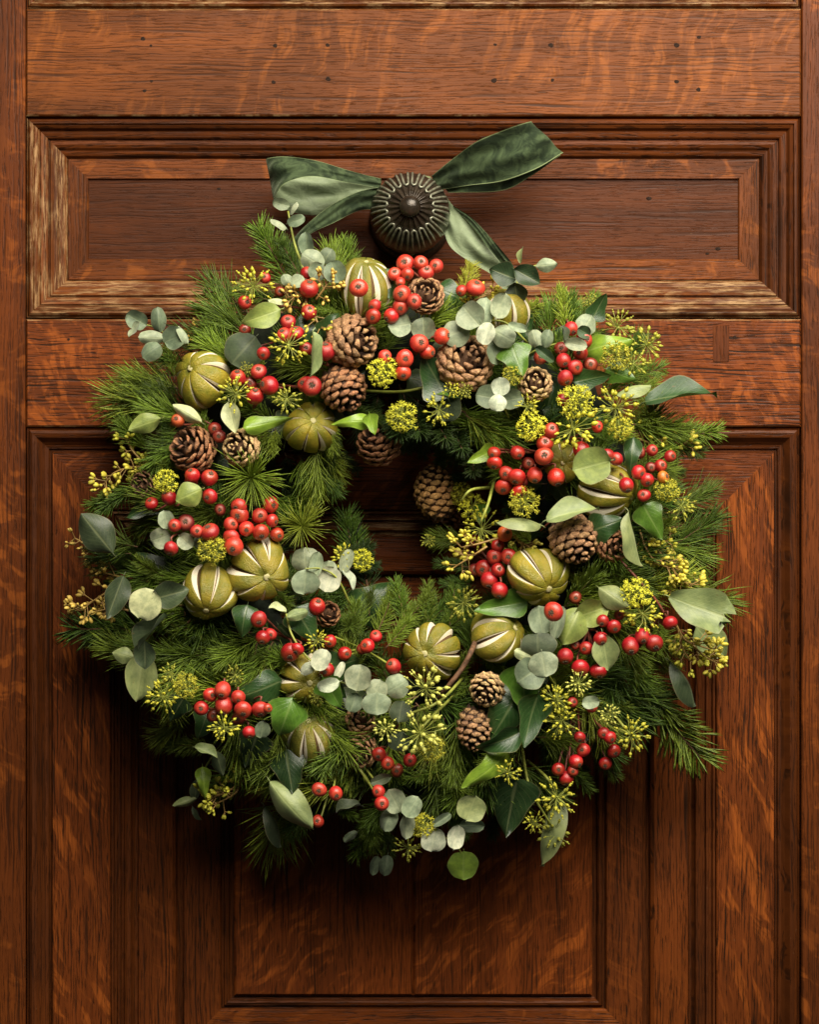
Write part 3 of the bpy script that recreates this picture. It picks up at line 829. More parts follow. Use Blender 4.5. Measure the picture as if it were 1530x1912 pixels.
EXPL = [
 ('pine', 590, 870, 625, 915, 'dark', .085, .080), ('fir', 630, 840, 665, 880, 'deep', .07, .06), ('fir', 630, 1030, 690, 1030, 'deep', .06, .05), ('fir', 650, 1060, 705, 1060, 'deep', .06, .05),
 ('fir', 735, 770, 740, 812, 'deep', .08, .130), ('fir', 775, 765, 785, 812, 'deep', .08, .130), ('fir', 815, 775, 825, 822, 'deep', .08, .130), ('fir', 850, 800, 855, 840, 'deep', .08, .130), ('fir', 885, 840, 880, 880, 'deep', .08, .120), ('pine', 880, 840, 830, 860, 'dark', .07, .06), ('pine', 900, 870, 845, 900, 'deep', .07, .06), ('fir', 800, 790, 790, 850, 'deep', .06, .05), ('fir', 840, 800, 820, 860, 'dark', .07, .06),  # deep firs leaning out over the hole are added to shade it
 ('fir', 760, 780, 755, 840, 'deep', .05, .045), ('fir', 880, 1060, 820, 1050, 'dark', .06, .05), ('fir', 890, 1090, 830, 1090, 'dark', .07, .06), ('fir', 760, 1170, 740, 1090, 'mid', .08, .07), ('fir', 800, 1170, 800, 1095, 'mid', .08, .07), ('fir', 840, 1170, 850, 1100, 'mid', .085, .075),
 ('fir', 548, 545, 492, 425, 'mid', .05, .045), ('fir', 560, 520, 530, 450, 'dark', .06, .05), ('pine', 655, 520, 648, 462, 'mid', .06, .06), 
 ('pine', 480, 640, 400, 575, 'mid'), ('pine', 450, 660, 385, 625, 'mid'), ('fir', 500, 560, 440, 545, 'mid'), ('pine', 345, 765, 225, 745, 'lite', .075, .06), ('pine', 330, 790, 235, 780, 'mid', .06, .05), ('pine', 340, 730, 260, 715, 'mid', .05, .05),
 ('fir', 300, 1178, 135, 1172, 'dark', .05, .045), ('fir', 300, 1195, 175, 1190, 'dark', .045, .04), ('pine', 345, 1075, 225, 1060, 'dark', .06, .05), ('pine', 370, 1060, 265, 1085, 'mid', .07, .06), ('pine', 330, 940, 270, 985, 'mid', .08, .075),
 ('pine', 290, 1010, 240, 1030, 'dark', .06, .05), ('star', 470, 880, 460, 895, 'lite', .085, .135), ('pine', 515, 800, 508, 835, 'lite', .11, .12), ('pine', 590, 830, 588, 905, 'mid', .11, .10), ('pine', 560, 850, 575, 920, 'mid', .10, .09),
 ('star', 560, 1000, 557, 985, 'lite', .075, .115), ('fir', 612, 770, 622, 842, 'lite', .115, .115), ('fir', 630, 800, 615, 870, 'dark', .09, .08), ('fir', 668, 1100, 655, 965, 'dark', .045, .04), ('fir', 690, 1110, 668, 1000, 'deep', .05, .04), ('fir', 640, 1080, 690, 1020, 'deep', .05, .05),
 ('pine', 858, 764, 945, 818, 'mid', .105, .115), ('pine', 870, 775, 930, 822, 'lite', .115, .110), ('fir', 895, 580, 858, 495, 'yel', .09, .07), ('fir', 860, 560, 885, 500, 'yel', .08, .06), ('fir', 850, 545, 835, 500, 'mid', .07, .06),
 ('pine', 1025, 640, 1030, 575, 'mid', .08, .06), ('pine', 1055, 640, 1065, 580, 'mid', .08, .06), ('pine', 1085, 640, 1095, 590, 'lite', .07, .055), ('pine', 1000, 640, 1000, 590, 'dark', .07, .06),
 ('pine', 1165, 745, 1215, 725, 'mid', .08, .07), ('fir', 1150, 710, 1235, 690, 'mid', .07, .055), ('pine', 1150, 800, 1200, 790, 'mid', .08, .08), ('fir', 1225, 815, 1335, 812, 'mid', .065, .055), ('fir', 1240, 830, 1310, 845, 'dark', .06, .05),
 ('fir', 1235, 870, 1275, 885, 'dark', .06, .05), ('pine', 1120, 830, 1160, 800, 'mid', .10, .10), ('pine', 1110, 860, 1130, 815, 'mid', .11, .12), ('pine', 1215, 1010, 1305, 1040, 'mid', .08, .065), ('pine', 1215, 990, 1285, 995, 'mid', .075, .06), ('pine', 1230, 1050, 1300, 1080, 'mid', .07, .055),
 ('fir', 1065, 1068, 1160, 1100, 'mid', .11, .11), ('fir', 1080, 1110, 1150, 1135, 'mid', .10, .10), ('pine', 1140, 1220, 1200, 1275, 'mid', .095, .085), ('fir', 1170, 1250, 1305, 1415, 'mid', .07, .055), ('fir', 1180, 1260, 1250, 1340, 'mid', .085, .075), ('fir', 1190, 1230, 1260, 1250, 'mid', .07, .06),
 ('pine', 1040, 1330, 1050, 1410, 'mid', .10, .09), ('fir', 1020, 1350, 1030, 1430, 'dark', .09, .08), ('fir', 1110, 1400, 1150, 1450, 'mid', .07, .055), ('fir', 1085, 1420, 1100, 1470, 'dark', .06, .05), ('pine', 1090, 1290, 1120, 1350, 'dark', .09, .08),
 ('pine', 862, 1330, 845, 1420, 'mid', .115, .115), ('pine', 850, 1370, 838, 1455, 'mid', .105, .095), ('pine', 830, 1340, 800, 1430, 'lite', .11, .11), ('pine', 870, 1380, 860, 1460, 'mid', .10, .09),
 ('fir', 740, 1180, 800, 1120, 'mid', .085, .075), ('fir', 760, 1190, 850, 1120, 'dark', .08, .07), ('fir', 700, 1190, 740, 1110, 'mid', .08, .07), ('fir', 800, 1200, 880, 1140, 'mid', .085, .08), ('pine', 690, 1150, 690, 1110, 'dark', .08, .08), ('pine', 660, 1200, 665, 1140, 'mid', .09, .095),
 ('fir', 720, 1210, 770, 1160, 'lite', .09, .085), ('fir', 500, 1210, 495, 1270, 'lite', .125, .125), ('fir', 480, 1200, 470, 1255, 'mid', .115, .115), ('pine', 430, 1230, 385, 1195, 'mid', .115, .11), ('pine', 420, 1235, 350, 1235, 'mid', .105, .10), ('pine', 440, 1240, 400, 1260, 'lite', .11, .11), ('fir', 390, 1190, 330, 1210, 'dark', .09, .08),
 ('pine', 628, 1320, 640, 1375, 'mid', .11, .105), ('fir', 690, 1500, 690, 1585, 'mid', .075, .05), ('fir', 700, 1520, 665, 1595, 'mid', .06, .045), ('fir', 715, 1520, 725, 1590, 'dark', .06, .045), ('fir', 640, 1470, 600, 1520, 'dark', .05, .04), ('fir', 560, 1440, 540, 1500, 'dark', .05, .045),
 ('fir', 420, 1390, 380, 1370, 'dark', .05, .04), ('fir', 370, 1330, 330, 1350, 'deep', .05, .04), ('fir', 480, 1440, 430, 1440, 'dark', .05, .045), ('fir', 930, 1500, 920, 1560, 'deep', .06, .05), ('fir', 330, 1250, 300, 1310, 'dark', .05, .045), ('fir', 1250, 960, 1310, 960, 'dark', .06, .05),
 ('fir', 820, 1000, 845, 1010, 'dark', .05, .06), ('pine', 870, 1010, 815, 1008, 'mid', .06, .055), ('star', 640, 1180, 655, 1170, 'dark', .08, .10), ('pine', 620, 580, 615, 545, 'mid', .105, .115), ('pine', 720, 660, 735, 620, 'mid', .11, .11),
 ('fir', 560, 760, 510, 735, 'mid', .10, .11), ('pine', 1020, 830, 960, 780, 'dark', .09, .10), ('fir', 250, 1100, 200, 1090, 'dark', .05, .045),
]
for e in EXPL:
    k, x0, y0, x1, y1, col = e[:6]
    if len(e) == 8: sp(k, x0, y0, x1, y1, col, e[6], e[7])
    else: sp(k, x0, y0, x1, y1, col)

# ---- leaves
def leaf_mesh(kind, seed):
    r = random.Random(seed)
    nv, nu = 14, 6
    def w(t):
        if kind == 'round': return 2 * math.sqrt(max(t * (1 - t), 0)) ** 0.92
        if kind == 'ellip': return math.sin(math.pi * t ** 0.92) ** 0.8
        if kind == 'ovate': return 2.05 * t ** 0.62 * (1 - t) ** 0.95
        if kind == 'ivy':
            base = 2.25 * t ** 0.42 * (1 - t) ** 0.95
            return base * (1 + 0.30 * math.sin(t * 2 * math.pi * 1.45 - 0.3) * (1 - t))
        if kind == 'torn': return min(1.0, math.sin(math.pi * min(t * 0.72 + 0.02, 1)) ** 0.7) if t < 0.999 else 0.45
        return math.sin(math.pi * t) ** 0.9
    cup = r.uniform(0.06, 0.28) * (1 if kind != 'ivy' else 1.1) * r.choice((1, 1, -1)); bend = r.uniform(-0.14, 0.22); tw = r.uniform(-0.5, 0.5)
    wv = r.uniform(0.01, 0.06); ph = r.uniform(0, 6)
    v = []; f = []; uv = []
    for i in range(nv + 1):
        t = i / nv
        for k in range(nu + 1):
            u = k / nu * 2 - 1
            y = u * 0.5 * max(w(t), 0.012) * (1 + 0.03 * math.sin(t * 11 + ph * u))
            x = t
            if kind == 'torn' and t > 0.75:
                x = t - (0.20 * abs(math.sin(u * 3.4 + 0.9)) * (t - 0.75) / 0.25)
            z = cup * abs(u) ** 1.5 * w(t) * 0.8 - bend * 4 * (t - 0.5) ** 2 + tw * (t - 0.5) * u * 0.25 + wv * math.sin(t * 9 + ph) * u * u
            v.append((x - 0.5, y, z)); uv.append((k / nu, t))
    for i in range(nv):
        for k in range(nu):
            a = i * (nu + 1) + k
            f.append((a, a + nu + 1, a + nu + 2, a + 1))
    # short stalk
    mb = MB(); mb.add(v, f)
    nvv = len(mb.v)
    mb.tube([(-0.5, 0, -bend), (-0.55, 0.01, -bend - 0.02), (-0.60, 0.0, -bend - 0.06)], [0.012, 0.012, 0.010], 5)
    uv += [(0.5, 0)] * (len(mb.v) - nvv)
    me = mb.mesh('leaf_' + kind, [M[{'round': 'silver_leaf', 'ellip': 'olive_leaf', 'ovate': 'olive_leaf', 'ivy': 'ivy_leaf', 'torn': 'olive_leaf'}[kind]]])
    ul = me.uv_layers.new(name='UVMap')
    for poly in me.polygons:
        for li in poly.loop_indices:
            ul.data[li].uv = uv[me.loops[li].vertex_index]
    return me
LEAF = {k: [leaf_mesh(k, 5 * i + len(k)) for i in range(5)] for k in ('round', 'ellip', 'ovate', 'ivy', 'torn')}
# a smooth silver leaf shape can carry the olive surface too and the other way round
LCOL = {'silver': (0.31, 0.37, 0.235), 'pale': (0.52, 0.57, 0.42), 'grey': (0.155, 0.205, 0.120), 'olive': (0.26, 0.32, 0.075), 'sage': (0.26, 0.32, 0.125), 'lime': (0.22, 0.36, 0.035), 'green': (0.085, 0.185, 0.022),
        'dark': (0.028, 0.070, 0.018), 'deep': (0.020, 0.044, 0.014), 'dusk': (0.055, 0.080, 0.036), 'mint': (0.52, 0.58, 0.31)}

def leaf(kind, cx, cy, ln, wd, ang, col, parent, d=None, off=0.0, roll=None, pitch=None, name='leaf'):
    dd = (surf(cx, cy) + 0.012 + off) if d is None else d
    ratio = wd / ln
    real = wd
    if roll is None:
        roll = rnd.uniform(-0.22, 0.22)
        if ratio < 0.36 and kind != 'ivy':
            real = ln * 0.52
            roll = math.acos(min(1, ratio / 0.52)) * rnd.choice([-1, 1]) * 0.96
    pitch = rnd.uniform(-0.22, 0.22) if pitch is None else pitch
    a = math.radians(ang)
    x = Vector((math.cos(a), 0, math.sin(a)))
    L = S(ln, dd) * 1.04; W = S(real, dd) * 1.06
    m = frame_matrix(P(cx, cy, dd), x, Vector((0, -1, 0)))
    if abs(roll) > 0.5 and (m @ Matrix.Rotation(roll, 4, 'X')).col[2].z < 0:
        roll = -roll                                   # edge-on leaves turn their face up to the light
    m = m @ Matrix.Rotation(pitch, 4, 'Y') @ Matrix.Rotation(roll, 4, 'X') @ Matrix.Diagonal((L, W, L, 1))
    c = LCOL[col]; j = rnd.uniform(0.88, 1.14)
    return link(name, LEAF[kind][rnd.randrange(5)], parent, m, color=(c[0] * j * rnd.uniform(.95, 1.06), c[1] * j, c[2] * j))

def stem_part(name, path, r0, r1, mat, parent=wreath):
    """curved stem through pixel points (x, y, depth)"""
    pts = [P(*p) for p in path]
    if len(pts) > 2:
        L = [pts[0] * 2 - pts[1]] + pts + [pts[-1] * 2 - pts[-2]]
        q = []
        for i in range(1, len(L) - 2):
            for k in range(5): q.append(catmull(L[i - 1], L[i], L[i + 1], L[i + 2], k / 5))
        q.append(pts[-1]); pts = q
    o = pts[0].copy(); mb = MB()
    mb.tube([p - o for p in pts], list(np.linspace(r0, r1, len(pts))), 6)
    return link(name, mb.mesh(name, [mat]), parent, Matrix.Translation(o))

# eucalyptus sprigs: stem path, then leaves (cx, cy, length, width, tip angle, colour[, depth offset])
def euc(path, leaves, kind='round', mat='stem_green', r=(0.0011, 0.0007), name='eucalyptus_sprig', base=0.0):
    pp = [(p[0], p[1], (surf(p[0], p[1]) + 0.008 + base) if len(p) < 3 else p[2]) for p in path]
    st = stem_part(name, pp, r[0], r[1], M[mat])
    for l in leaves:
        leaf(kind if len(l) < 8 else l[7], l[0], l[1], l[2], l[3], l[4], l[5], st, off=base + (l[6] if len(l) > 6 else 0))
    return st

euc([(372, 665, .075), (330, 640, .075), (290, 612, .07), (245, 602, .068)],
    [(255, 597, 42, 32, 150, 'grey'), (297, 597, 46, 26, 95, 'grey', .006), (283, 631, 48, 24, 178, 'silver', .004), (326, 631, 42, 40, 20, 'grey', .01), (282, 655, 40, 32, 215, 'grey'), (252, 617, 34, 12, 235, 'silver', .005), (345, 622, 36, 12, 120, 'silver', .01)], base=.028)
euc([(568, 505, .09), (550, 455, .075), (538, 395, .065)],
    [(525, 381, 32, 20, 165, 'grey', .004), (545, 388, 26, 8, 60, 'silver', .004), (522, 414, 34, 9, 150, 'silver', .008), (553, 412, 34, 20, 20, 'grey', .004)], base=.025, r=(.0014, .0009))
euc([(640, 520, .09), (600, 495, .08), (570, 460, .07)],
    [(585, 487, 46, 36, 150, 'silver', -.005), (626, 508, 42, 38, 110, 'grey', .003), (592, 508, 34, 32, 240, 'grey', .0), (573, 455, 42, 26, 95, 'grey', -.01), (612, 478, 30, 28, 60, 'grey', -.01)], base=.01)
euc([(580, 535, .12), (550, 530, .125), (520, 540, .12)],
    [(535, 521, 22, 20, 120, 'silver', .01), (556, 526, 28, 24, 200, 'silver', .014), (516, 558, 30, 10, 175, 'mint', .012), (548, 548, 22, 16, 250, 'grey')])
euc([(880, 650, .12), (840, 625, .125), (790, 612, .12), (745, 606, .125)],
    [(746, 608, 42, 42, 190, 'silver', .012), (792, 614, 42, 42, 95, 'grey', .0), (852, 622, 50, 46, 20, 'silver', .010), (822, 652, 30, 28, 260, 'dusk', -.01)])
euc([(985, 640, .13), (945, 603, .145), (905, 600, .145), (872, 605, .14)],
    [(880, 590, 50, 50, 130, 'silver', .010), (906, 580, 52, 36, 80, 'silver', .016), (909, 623, 42, 32, 250, 'pale', .024), (940, 627, 46, 38, 330, 'silver', .014), (936, 571, 48, 34, 70, 'silver', .018), (966, 612, 38, 16, 345, 'silver', .022), (925, 660, 42, 30, 280, 'grey', .0)], base=.008)
euc([(950, 780, .12), (935, 745, .13), (932, 725, .145)],
    [(910, 741, 42, 40, 170, 'grey', .0), (936, 722, 34, 32, 100, 'pale', .026), (930, 751, 32, 30, 260, 'pale', .036), (957, 746, 44, 34, 10, 'grey', .002)])
euc([(960, 580, .08), (968, 520, .075), (990, 500, .07), (1020, 492, .068)],
    [(985, 516, 54, 40, 330, 'deep', .02), (1021, 495, 40, 26, 5, 'silver', .016), (974, 476, 30, 9, 80, 'sage', .012), (940, 512, 52, 46, 160, 'deep', .012), (965, 550, 44, 40, 280, 'dusk', -.004)], kind='ellip', base=.012)
euc([(940, 690, .12), (1000, 655, .125), (1060, 635, .13), (1095, 610, .125)],
    [(1000, 632, 34, 26, 110, 'silver', .008), (1022, 632, 34, 22, 75, 'grey', .012), (1018, 662, 42, 18, 320, 'dark', .014), (1076, 643, 42, 22, 350, 'silver', .020), (1096, 606, 40, 36, 60, 'silver', .012), (1091, 620, 26, 22, 330, 'dark', .018), (1053, 625, 32, 10, 95, 'dusk', .016)])
euc([(370, 1030, .12), (335, 1000, .125), (305, 985, .12)],
    [(310, 970, 34, 28, 100, 'silver', .010), (300, 1004, 38, 36, 200, 'silver', .008), (347, 1011, 32, 28, 320, 'silver', .008), (374, 1012, 28, 26, 20, 'grey', .004)])
euc([(655, 1130, .10), (630, 1080, .115), (600, 1062, .12), (570, 1062, .125)],
    [(570, 1046, 46, 50, 95, 'silver', .010), (570, 1087, 46, 48, 265, 'silver', .016), (591, 1056, 50, 24, 80, 'silver', .020), (615, 1082, 48, 40, 250, 'pale', .026), (614, 1063, 32, 30, 95, 'silver', .022), (647, 1047, 46, 22, 70, 'silver', .022), (651, 1082, 44, 11, 295, 'pale', .024)])
euc([(535, 1146, .125), (545, 1185, .13), (575, 1228, .14), (620, 1265, .14), (665, 1283, .14), (708, 1298, .138)],
    [(519, 1138, 34, 10, 160, 'mint', .008), (556, 1147, 40, 20, 15, 'sage', .008), (600, 1232, 42, 32, 60, 'pale', .022), (573, 1248, 30, 20, 215, 'pale', .018), (634, 1252, 36, 14, 65, 'pale', .018), (613, 1278, 42, 24, 195, 'pale', .022),
     (670, 1265, 48, 46, 80, 'silver', .014), (704, 1288, 40, 36, 70, 'silver', .010), (704, 1314, 40, 50, 270, 'silver', .016), (741, 1282, 44, 42, 30, 'silver', .006), (660, 1312, 36, 30, 250, 'grey', .004)])
euc([(1045, 1290, .12), (1020, 1250, .14), (1005, 1200, .145), (1015, 1150, .14)],
    [(1010, 1157, 52, 42, 100, 'silver', .014), (1043, 1162, 62, 24, 75, 'silver', .012), (1005, 1206, 46, 62, 95, 'grey', .018), (1016, 1240, 46, 50, 280, 'silver', .022), (988, 1258, 52, 56, 215, 'grey', .018), (980, 1222, 40, 22, 160, 'mint', .010)])
euc([(690, 1440, .085), (735, 1500, .09), (790, 1540, .085), (850, 1575, .075), (868, 1612, .07)],
    [(737, 1494, 48, 40, 120, 'silver', .0), (770, 1506, 42, 34, 60, 'silver', .010), (760, 1543, 46, 26, 265, 'silver', .012), (725, 1530, 44, 30, 250, 'silver', .006), (810, 1567, 46, 42, 260, 'pale', .016), (851, 1562, 44, 30, 80, 'pale', .016), (880, 1508, 48, 50, 70, 'sage', .006), (882, 1540, 46, 24, 0, 'grey', .0), (866, 1616, 52, 52, 270, 'lime', .006), (825, 1530, 40, 16, 30, 'grey', .004), (712, 1455, 40, 18, 20, 'dusk', .0)], base=.012)
euc([(690, 1520, .06), (700, 1570, .055), (715, 1600, .05)], [(700, 1616, 36, 18, 255, 'grey', .0), (721, 1616, 38, 24, 260, 'grey', .004), (650, 1508, 48, 12, 195, 'dusk', .0), (655, 1562, 30, 14, 215, 'dusk', .0)], base=.005)
euc([(760, 1430, .12), (748, 1380, .13), (745, 1330, .13)], [(746, 1384, 38, 36, 250, 'dusk', .018), (748, 1328, 40, 38, 80, 'dusk', .018), (490, 1362, 32, 26, 260, 'grey', .018)])
euc([(440, 1380, .075), (410, 1400, .07), (385, 1430, .06), (368, 1480, .05)],
    [(386, 1404, 48, 16, 335, 'sage', .004), (410, 1425, 46, 26, 285, 'dusk', -.004), (381, 1462, 58, 26, 275, 'lime', .006, 'ivy'), (346, 1499, 46, 18, 195, 'sage', .0), (366, 1475, 40, 20, 265, 'dusk', -.006), (368, 1518, 30, 8, 300, 'dusk', -.004)], kind='ellip', base=.008)
euc([(845, 720, .11), (840, 750, .10)], [(836, 760, 56, 44, 260, 'dusk', -.004), (1104, 1311, 32, 22, 190, 'silver', .03)])

# large-leaved eucalyptus
euc([(560, 575, .12), (525, 572, .13), (500, 580, .135)], [(487, 591, 76, 62, 200, 'olive', .022, 'ovate'), (583, 662, 84, 18, 268, 'sage', .024, 'ellip')], mat='stem_red')
euc([(510, 640, .10), (470, 650, .11)], [(456, 652, 68, 66, 230, 'dusk', .002, 'round')], mat='stem_red')
euc([(420, 810, .115), (390, 790, .12), (330, 762, .12)], [(350, 773, 62, 26, 148, 'mint', .016, 'ellip'), (433, 779, 58, 48, 282, 'mint', .014, 'ovate'), (270, 792, 62, 36, 200, 'olive', .026, 'ellip')], mat='stem_red')
euc([(400, 930, .12), (375, 925, .13)], [(353, 924, 52, 46, 205, 'olive', .020, 'ellip')], mat='stem_red')
euc([(300, 1090, .08), (230, 1075, .06), (200, 1040, .055), (190, 1010, .05)], [(181, 996, 92, 62, 128, 'dusk', .018, 'ellip'), (215, 1116, 84, 62, 250, 'dusk', .008, 'ovate'), (273, 1128, 58, 56, 240, 'mint', .030, 'round'), (318, 1110, 70, 50, 15, 'dusk', .018, 'ellip')], mat='stem_red')
euc([(330, 1150, .07), (280, 1185, .07), (255, 1210, .06)], [(281, 1181, 92, 24, 228, 'dusk', .022, 'ellip'), (262, 1262, 94, 58, 262, 'sage', .012, 'ellip'), (271, 1222, 54, 42, 270, 'dusk', .028, 'ellip'), (229, 1222, 40, 30, 165, 'sage', .016, 'ellip')])
euc([(480, 1430, .06), (500, 1462, .06)], [(541, 1506, 116, 56, 313, 'sage', .026, 'ellip'), (518, 1540, 80, 14, 290, 'dusk', -.004, 'ellip')], mat='stem_red')
euc([(1160, 755, .08), (1215, 742, .07)], [(1272, 739, 128, 34, 6, 'dark', .022, 'ellip'), (1182, 722, 66, 20, 14, 'sage', .012, 'ellip')])
euc([(1150, 870, .12), (1130, 868, .13)], [(1104, 869, 72, 62, 195, 'olive', .024, 'round')], mat='stem_red')
euc([(1010, 990, .115), (1030, 972, .13)], [(1070, 957, 98, 34, 13, 'sage', .026, 'ellip'), (968, 967, 84, 11, 178, 'sage', .020, 'ellip')], mat='stem_red')
euc([(1165, 945, .12), (1172, 965, .13)], [(1185, 1007, 100, 24, 283, 'sage', .016, 'ellip')])
euc([(1158, 1045, .115), (1190, 1080, .12), (1225, 1120, .115), (1252, 1160, .11), (1290, 1195, .085)], [(1311, 1137, 124, 76, 340, 'sage', .040, 'torn'), (1328, 1198, 76, 60, 315, 'sage', .020, 'ellip'), (1285, 1273, 94, 26, 298, 'dusk', .016, 'ellip')], mat='stem_red', r=(.0014, .001))
euc([(1110, 1130, .12), (1125, 1170, .12)], [(1131, 1217, 70, 48, 280, 'sage', .014, 'ellip'), (1068, 1168, 74, 60, 245, 'olive', .012, 'ellip'), (1105, 1142, 70, 52, 20, 'olive', .004, 'ellip'), (1147, 1115, 66, 42, 325, 'sage', .014, 'ellip')], mat='stem_red')
euc([(1030, 1450, .08), (1028, 1490, .07)], [(1014, 1553, 124, 30, 256, 'sage', .034, 'ellip')])

# ivy
def ivy(cx, cy, ln, wd, ang, col, off=0.0, d=None, kind='ivy', **k):
    return leaf(kind, cx, cy, ln, wd, ang, col, wreath, d=d, off=off, name='ivy_leaf', **k)
for a in [(1138, 643, 92, 46, 12, 'lime', .004), (1119, 573, 56, 34, 62, 'dark', .0), (966, 671, 66, 58, 290, 'green', .016), (812, 702, 92, 70, 120, 'dark', -.004), (842, 722, 60, 50, 320, 'green', -.004), (500, 790, 92, 30, 12, 'lime', .012),
          (655, 787, 74, 26, 185, 'lime', .026), (695, 792, 40, 26, 285, 'lime', .030), (700, 1118, 96, 74, 40, 'dark', .008), (935, 1132, 100, 46, 190, 'green', .004), (978, 1282, 90, 72, 275, 'green', .006), (950, 1325, 120, 92, 240, 'dark', .000), (990, 1345, 100, 56, 255, 'dark', .010),
          (930, 1385, 90, 40, 200, 'dark', .016), (912, 1438, 112, 46, 218, 'lime', .020), (533, 1342, 76, 66, 250, 'green', .012), (620, 1292, 66, 46, 300, 'green', .010), (480, 1290, 100, 52, 200, 'dark', .002), (570, 622, 70, 60, 100, 'dark', -.002), (618, 606, 54, 40, 60, 'dark', .0),
          (1135, 980, 68, 52, 20, 'dark', .004), (1220, 975, 74, 50, 300, 'green', .008), (1180, 856, 78, 30, 265, 'dark', .014), (900, 851, 60, 30, 205, 'lime', .006), (1108, 706, 68, 40, 10, 'dark', .006), (455, 1160, 60, 46, 260, 'dark', .006), (570, 1165, 70, 60, 300, 'dark', -.004), (640, 1240, 70, 56, 20, 'dark', -.004),
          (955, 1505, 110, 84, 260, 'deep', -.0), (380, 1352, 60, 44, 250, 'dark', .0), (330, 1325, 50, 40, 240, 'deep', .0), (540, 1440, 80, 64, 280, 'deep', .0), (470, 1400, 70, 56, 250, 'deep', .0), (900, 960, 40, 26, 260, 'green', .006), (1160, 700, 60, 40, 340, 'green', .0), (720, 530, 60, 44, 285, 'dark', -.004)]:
    ivy(*a)
# ivy stalks seen crossing the front
for path in [[(640, 728, .09), (740, 732, .11), (800, 722, .12)], [(870, 1260, .13), (820, 1310, .14), (760, 1335, .145), (722, 1360, .145)], [(862, 1285, .13), (800, 1345, .145), (780, 1372, .145)], [(822, 1300, .135), (810, 1390, .14)],
             [(975, 1395, .12), (990, 1470, .11), (1032, 1545, .095)], [(985, 1420, .11), (1020, 1450, .11), (1036, 1475, .105)], [(1032, 1250, .135), (1040, 1300, .145), (1046, 1335, .145)], [(1125, 1305, .12), (1160, 1350, .12), (1178, 1372, .12)],
             [(925, 890, .13), (912, 940, .14), (898, 975, .145)], [(920, 910, .13), (880, 915, .14), (862, 935, .14)], [(640, 1395, .13), (620, 1430, .125), (600, 1468, .11)], [(650, 1390, .13), (675, 1440, .125), (712, 1498, .11)], [(640, 1400, .13), (628, 1440, .12), (612, 1475, .11)]]:
    path[0] = (path[0][0], path[0][1], path[0][2] - 0.045)
    stem_part('ivy_stalk', path, 0.0016, 0.0011, M['stem_green'])
# brown twig crossing the lower right of the ring
stem_part('bare_twig', [(892, 1185, .08), (883, 1210, .145), (865, 1245, .152), (832, 1288, .150), (812, 1312, .10)], 0.0026, 0.0020, M['twig'])

# scattered filler leaves deep in the ring
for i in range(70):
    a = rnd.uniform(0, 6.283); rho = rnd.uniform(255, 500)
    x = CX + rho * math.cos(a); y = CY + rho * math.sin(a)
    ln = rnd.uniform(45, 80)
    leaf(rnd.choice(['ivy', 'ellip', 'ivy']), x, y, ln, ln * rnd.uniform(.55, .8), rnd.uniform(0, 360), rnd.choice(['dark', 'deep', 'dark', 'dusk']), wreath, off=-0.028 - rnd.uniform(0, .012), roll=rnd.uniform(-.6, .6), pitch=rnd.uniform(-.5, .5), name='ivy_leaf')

# ---- rose hips
def berry_mesh(seed):
    r = random.Random(seed)
    mb = MB(); seg, rings = 20, 12
    ob = r.uniform(0.86, 1.02); sh = [r.uniform(-.03, .03) for _ in range(6)]
    v = []; f = []
    for i in range(rings + 1):
        th = math.pi * i / rings
        for k in range(seg):
            a = 2 * math.pi * k / seg
            q = 1 + sh[0] * math.cos(2 * a + sh[1] * 50) + sh[2] * math.cos(3 * a + sh[3] * 70) * math.sin(th)
            z = ob * math.cos(th)
            z -= 0.20 * math.exp(-(th / 0.30) ** 2)
            v.append((q * math.sin(th) * math.cos(a), q * math.sin(th) * math.sin(a), z))
    for i in range(rings):
        for k in range(seg):
            k2 = (k + 1) % seg
            f.append((i * seg + k, (i + 1) * seg + k, (i + 1) * seg + k2, i * seg + k2))
    mb.add(v, f, 0)
    # withered calyx: ragged crown and a dark heart
    zt = ob - 0.16
    for k in range(7):
        a = 2 * math.pi * (k + r.uniform(-.2, .2)) / 7
        rr = r.uniform(0.20, 0.27); hh = r.uniform(0.10, 0.22)
        p = Vector((rr * math.cos(a), rr * math.sin(a), zt + 0.02)); q = Vector((rr * 1.25 * math.cos(a + .2), rr * 1.25 * math.sin(a + .2), zt + hh))
        mb.tube([p * 0.7 + Vector((0, 0, zt * .28)), p, q], [0.10, 0.085, 0.03], 5, 1)
    mb.ball((0, 0, zt - 0.0), 0.17, 1, 8, 5, None, 0.7)
    # stalk end
    mb.ball((0, 0, -ob), 0.09, 1, 6, 4)
    return mb.mesh('rose_hip', [M['berry'], M['calyx']])
BERRY = [berry_mesh(i) for i in range(5)]
BCOL = {'r': (0.66, 0.030, 0.022), 'd': (0.25, 0.010, 0.014), 'o': (0.68, 0.110, 0.022), 'p': (0.72, 0.050, 0.032), 'y': (0.85, 0.26, 0.03), 'c': (0.60, 0.016, 0.022)}

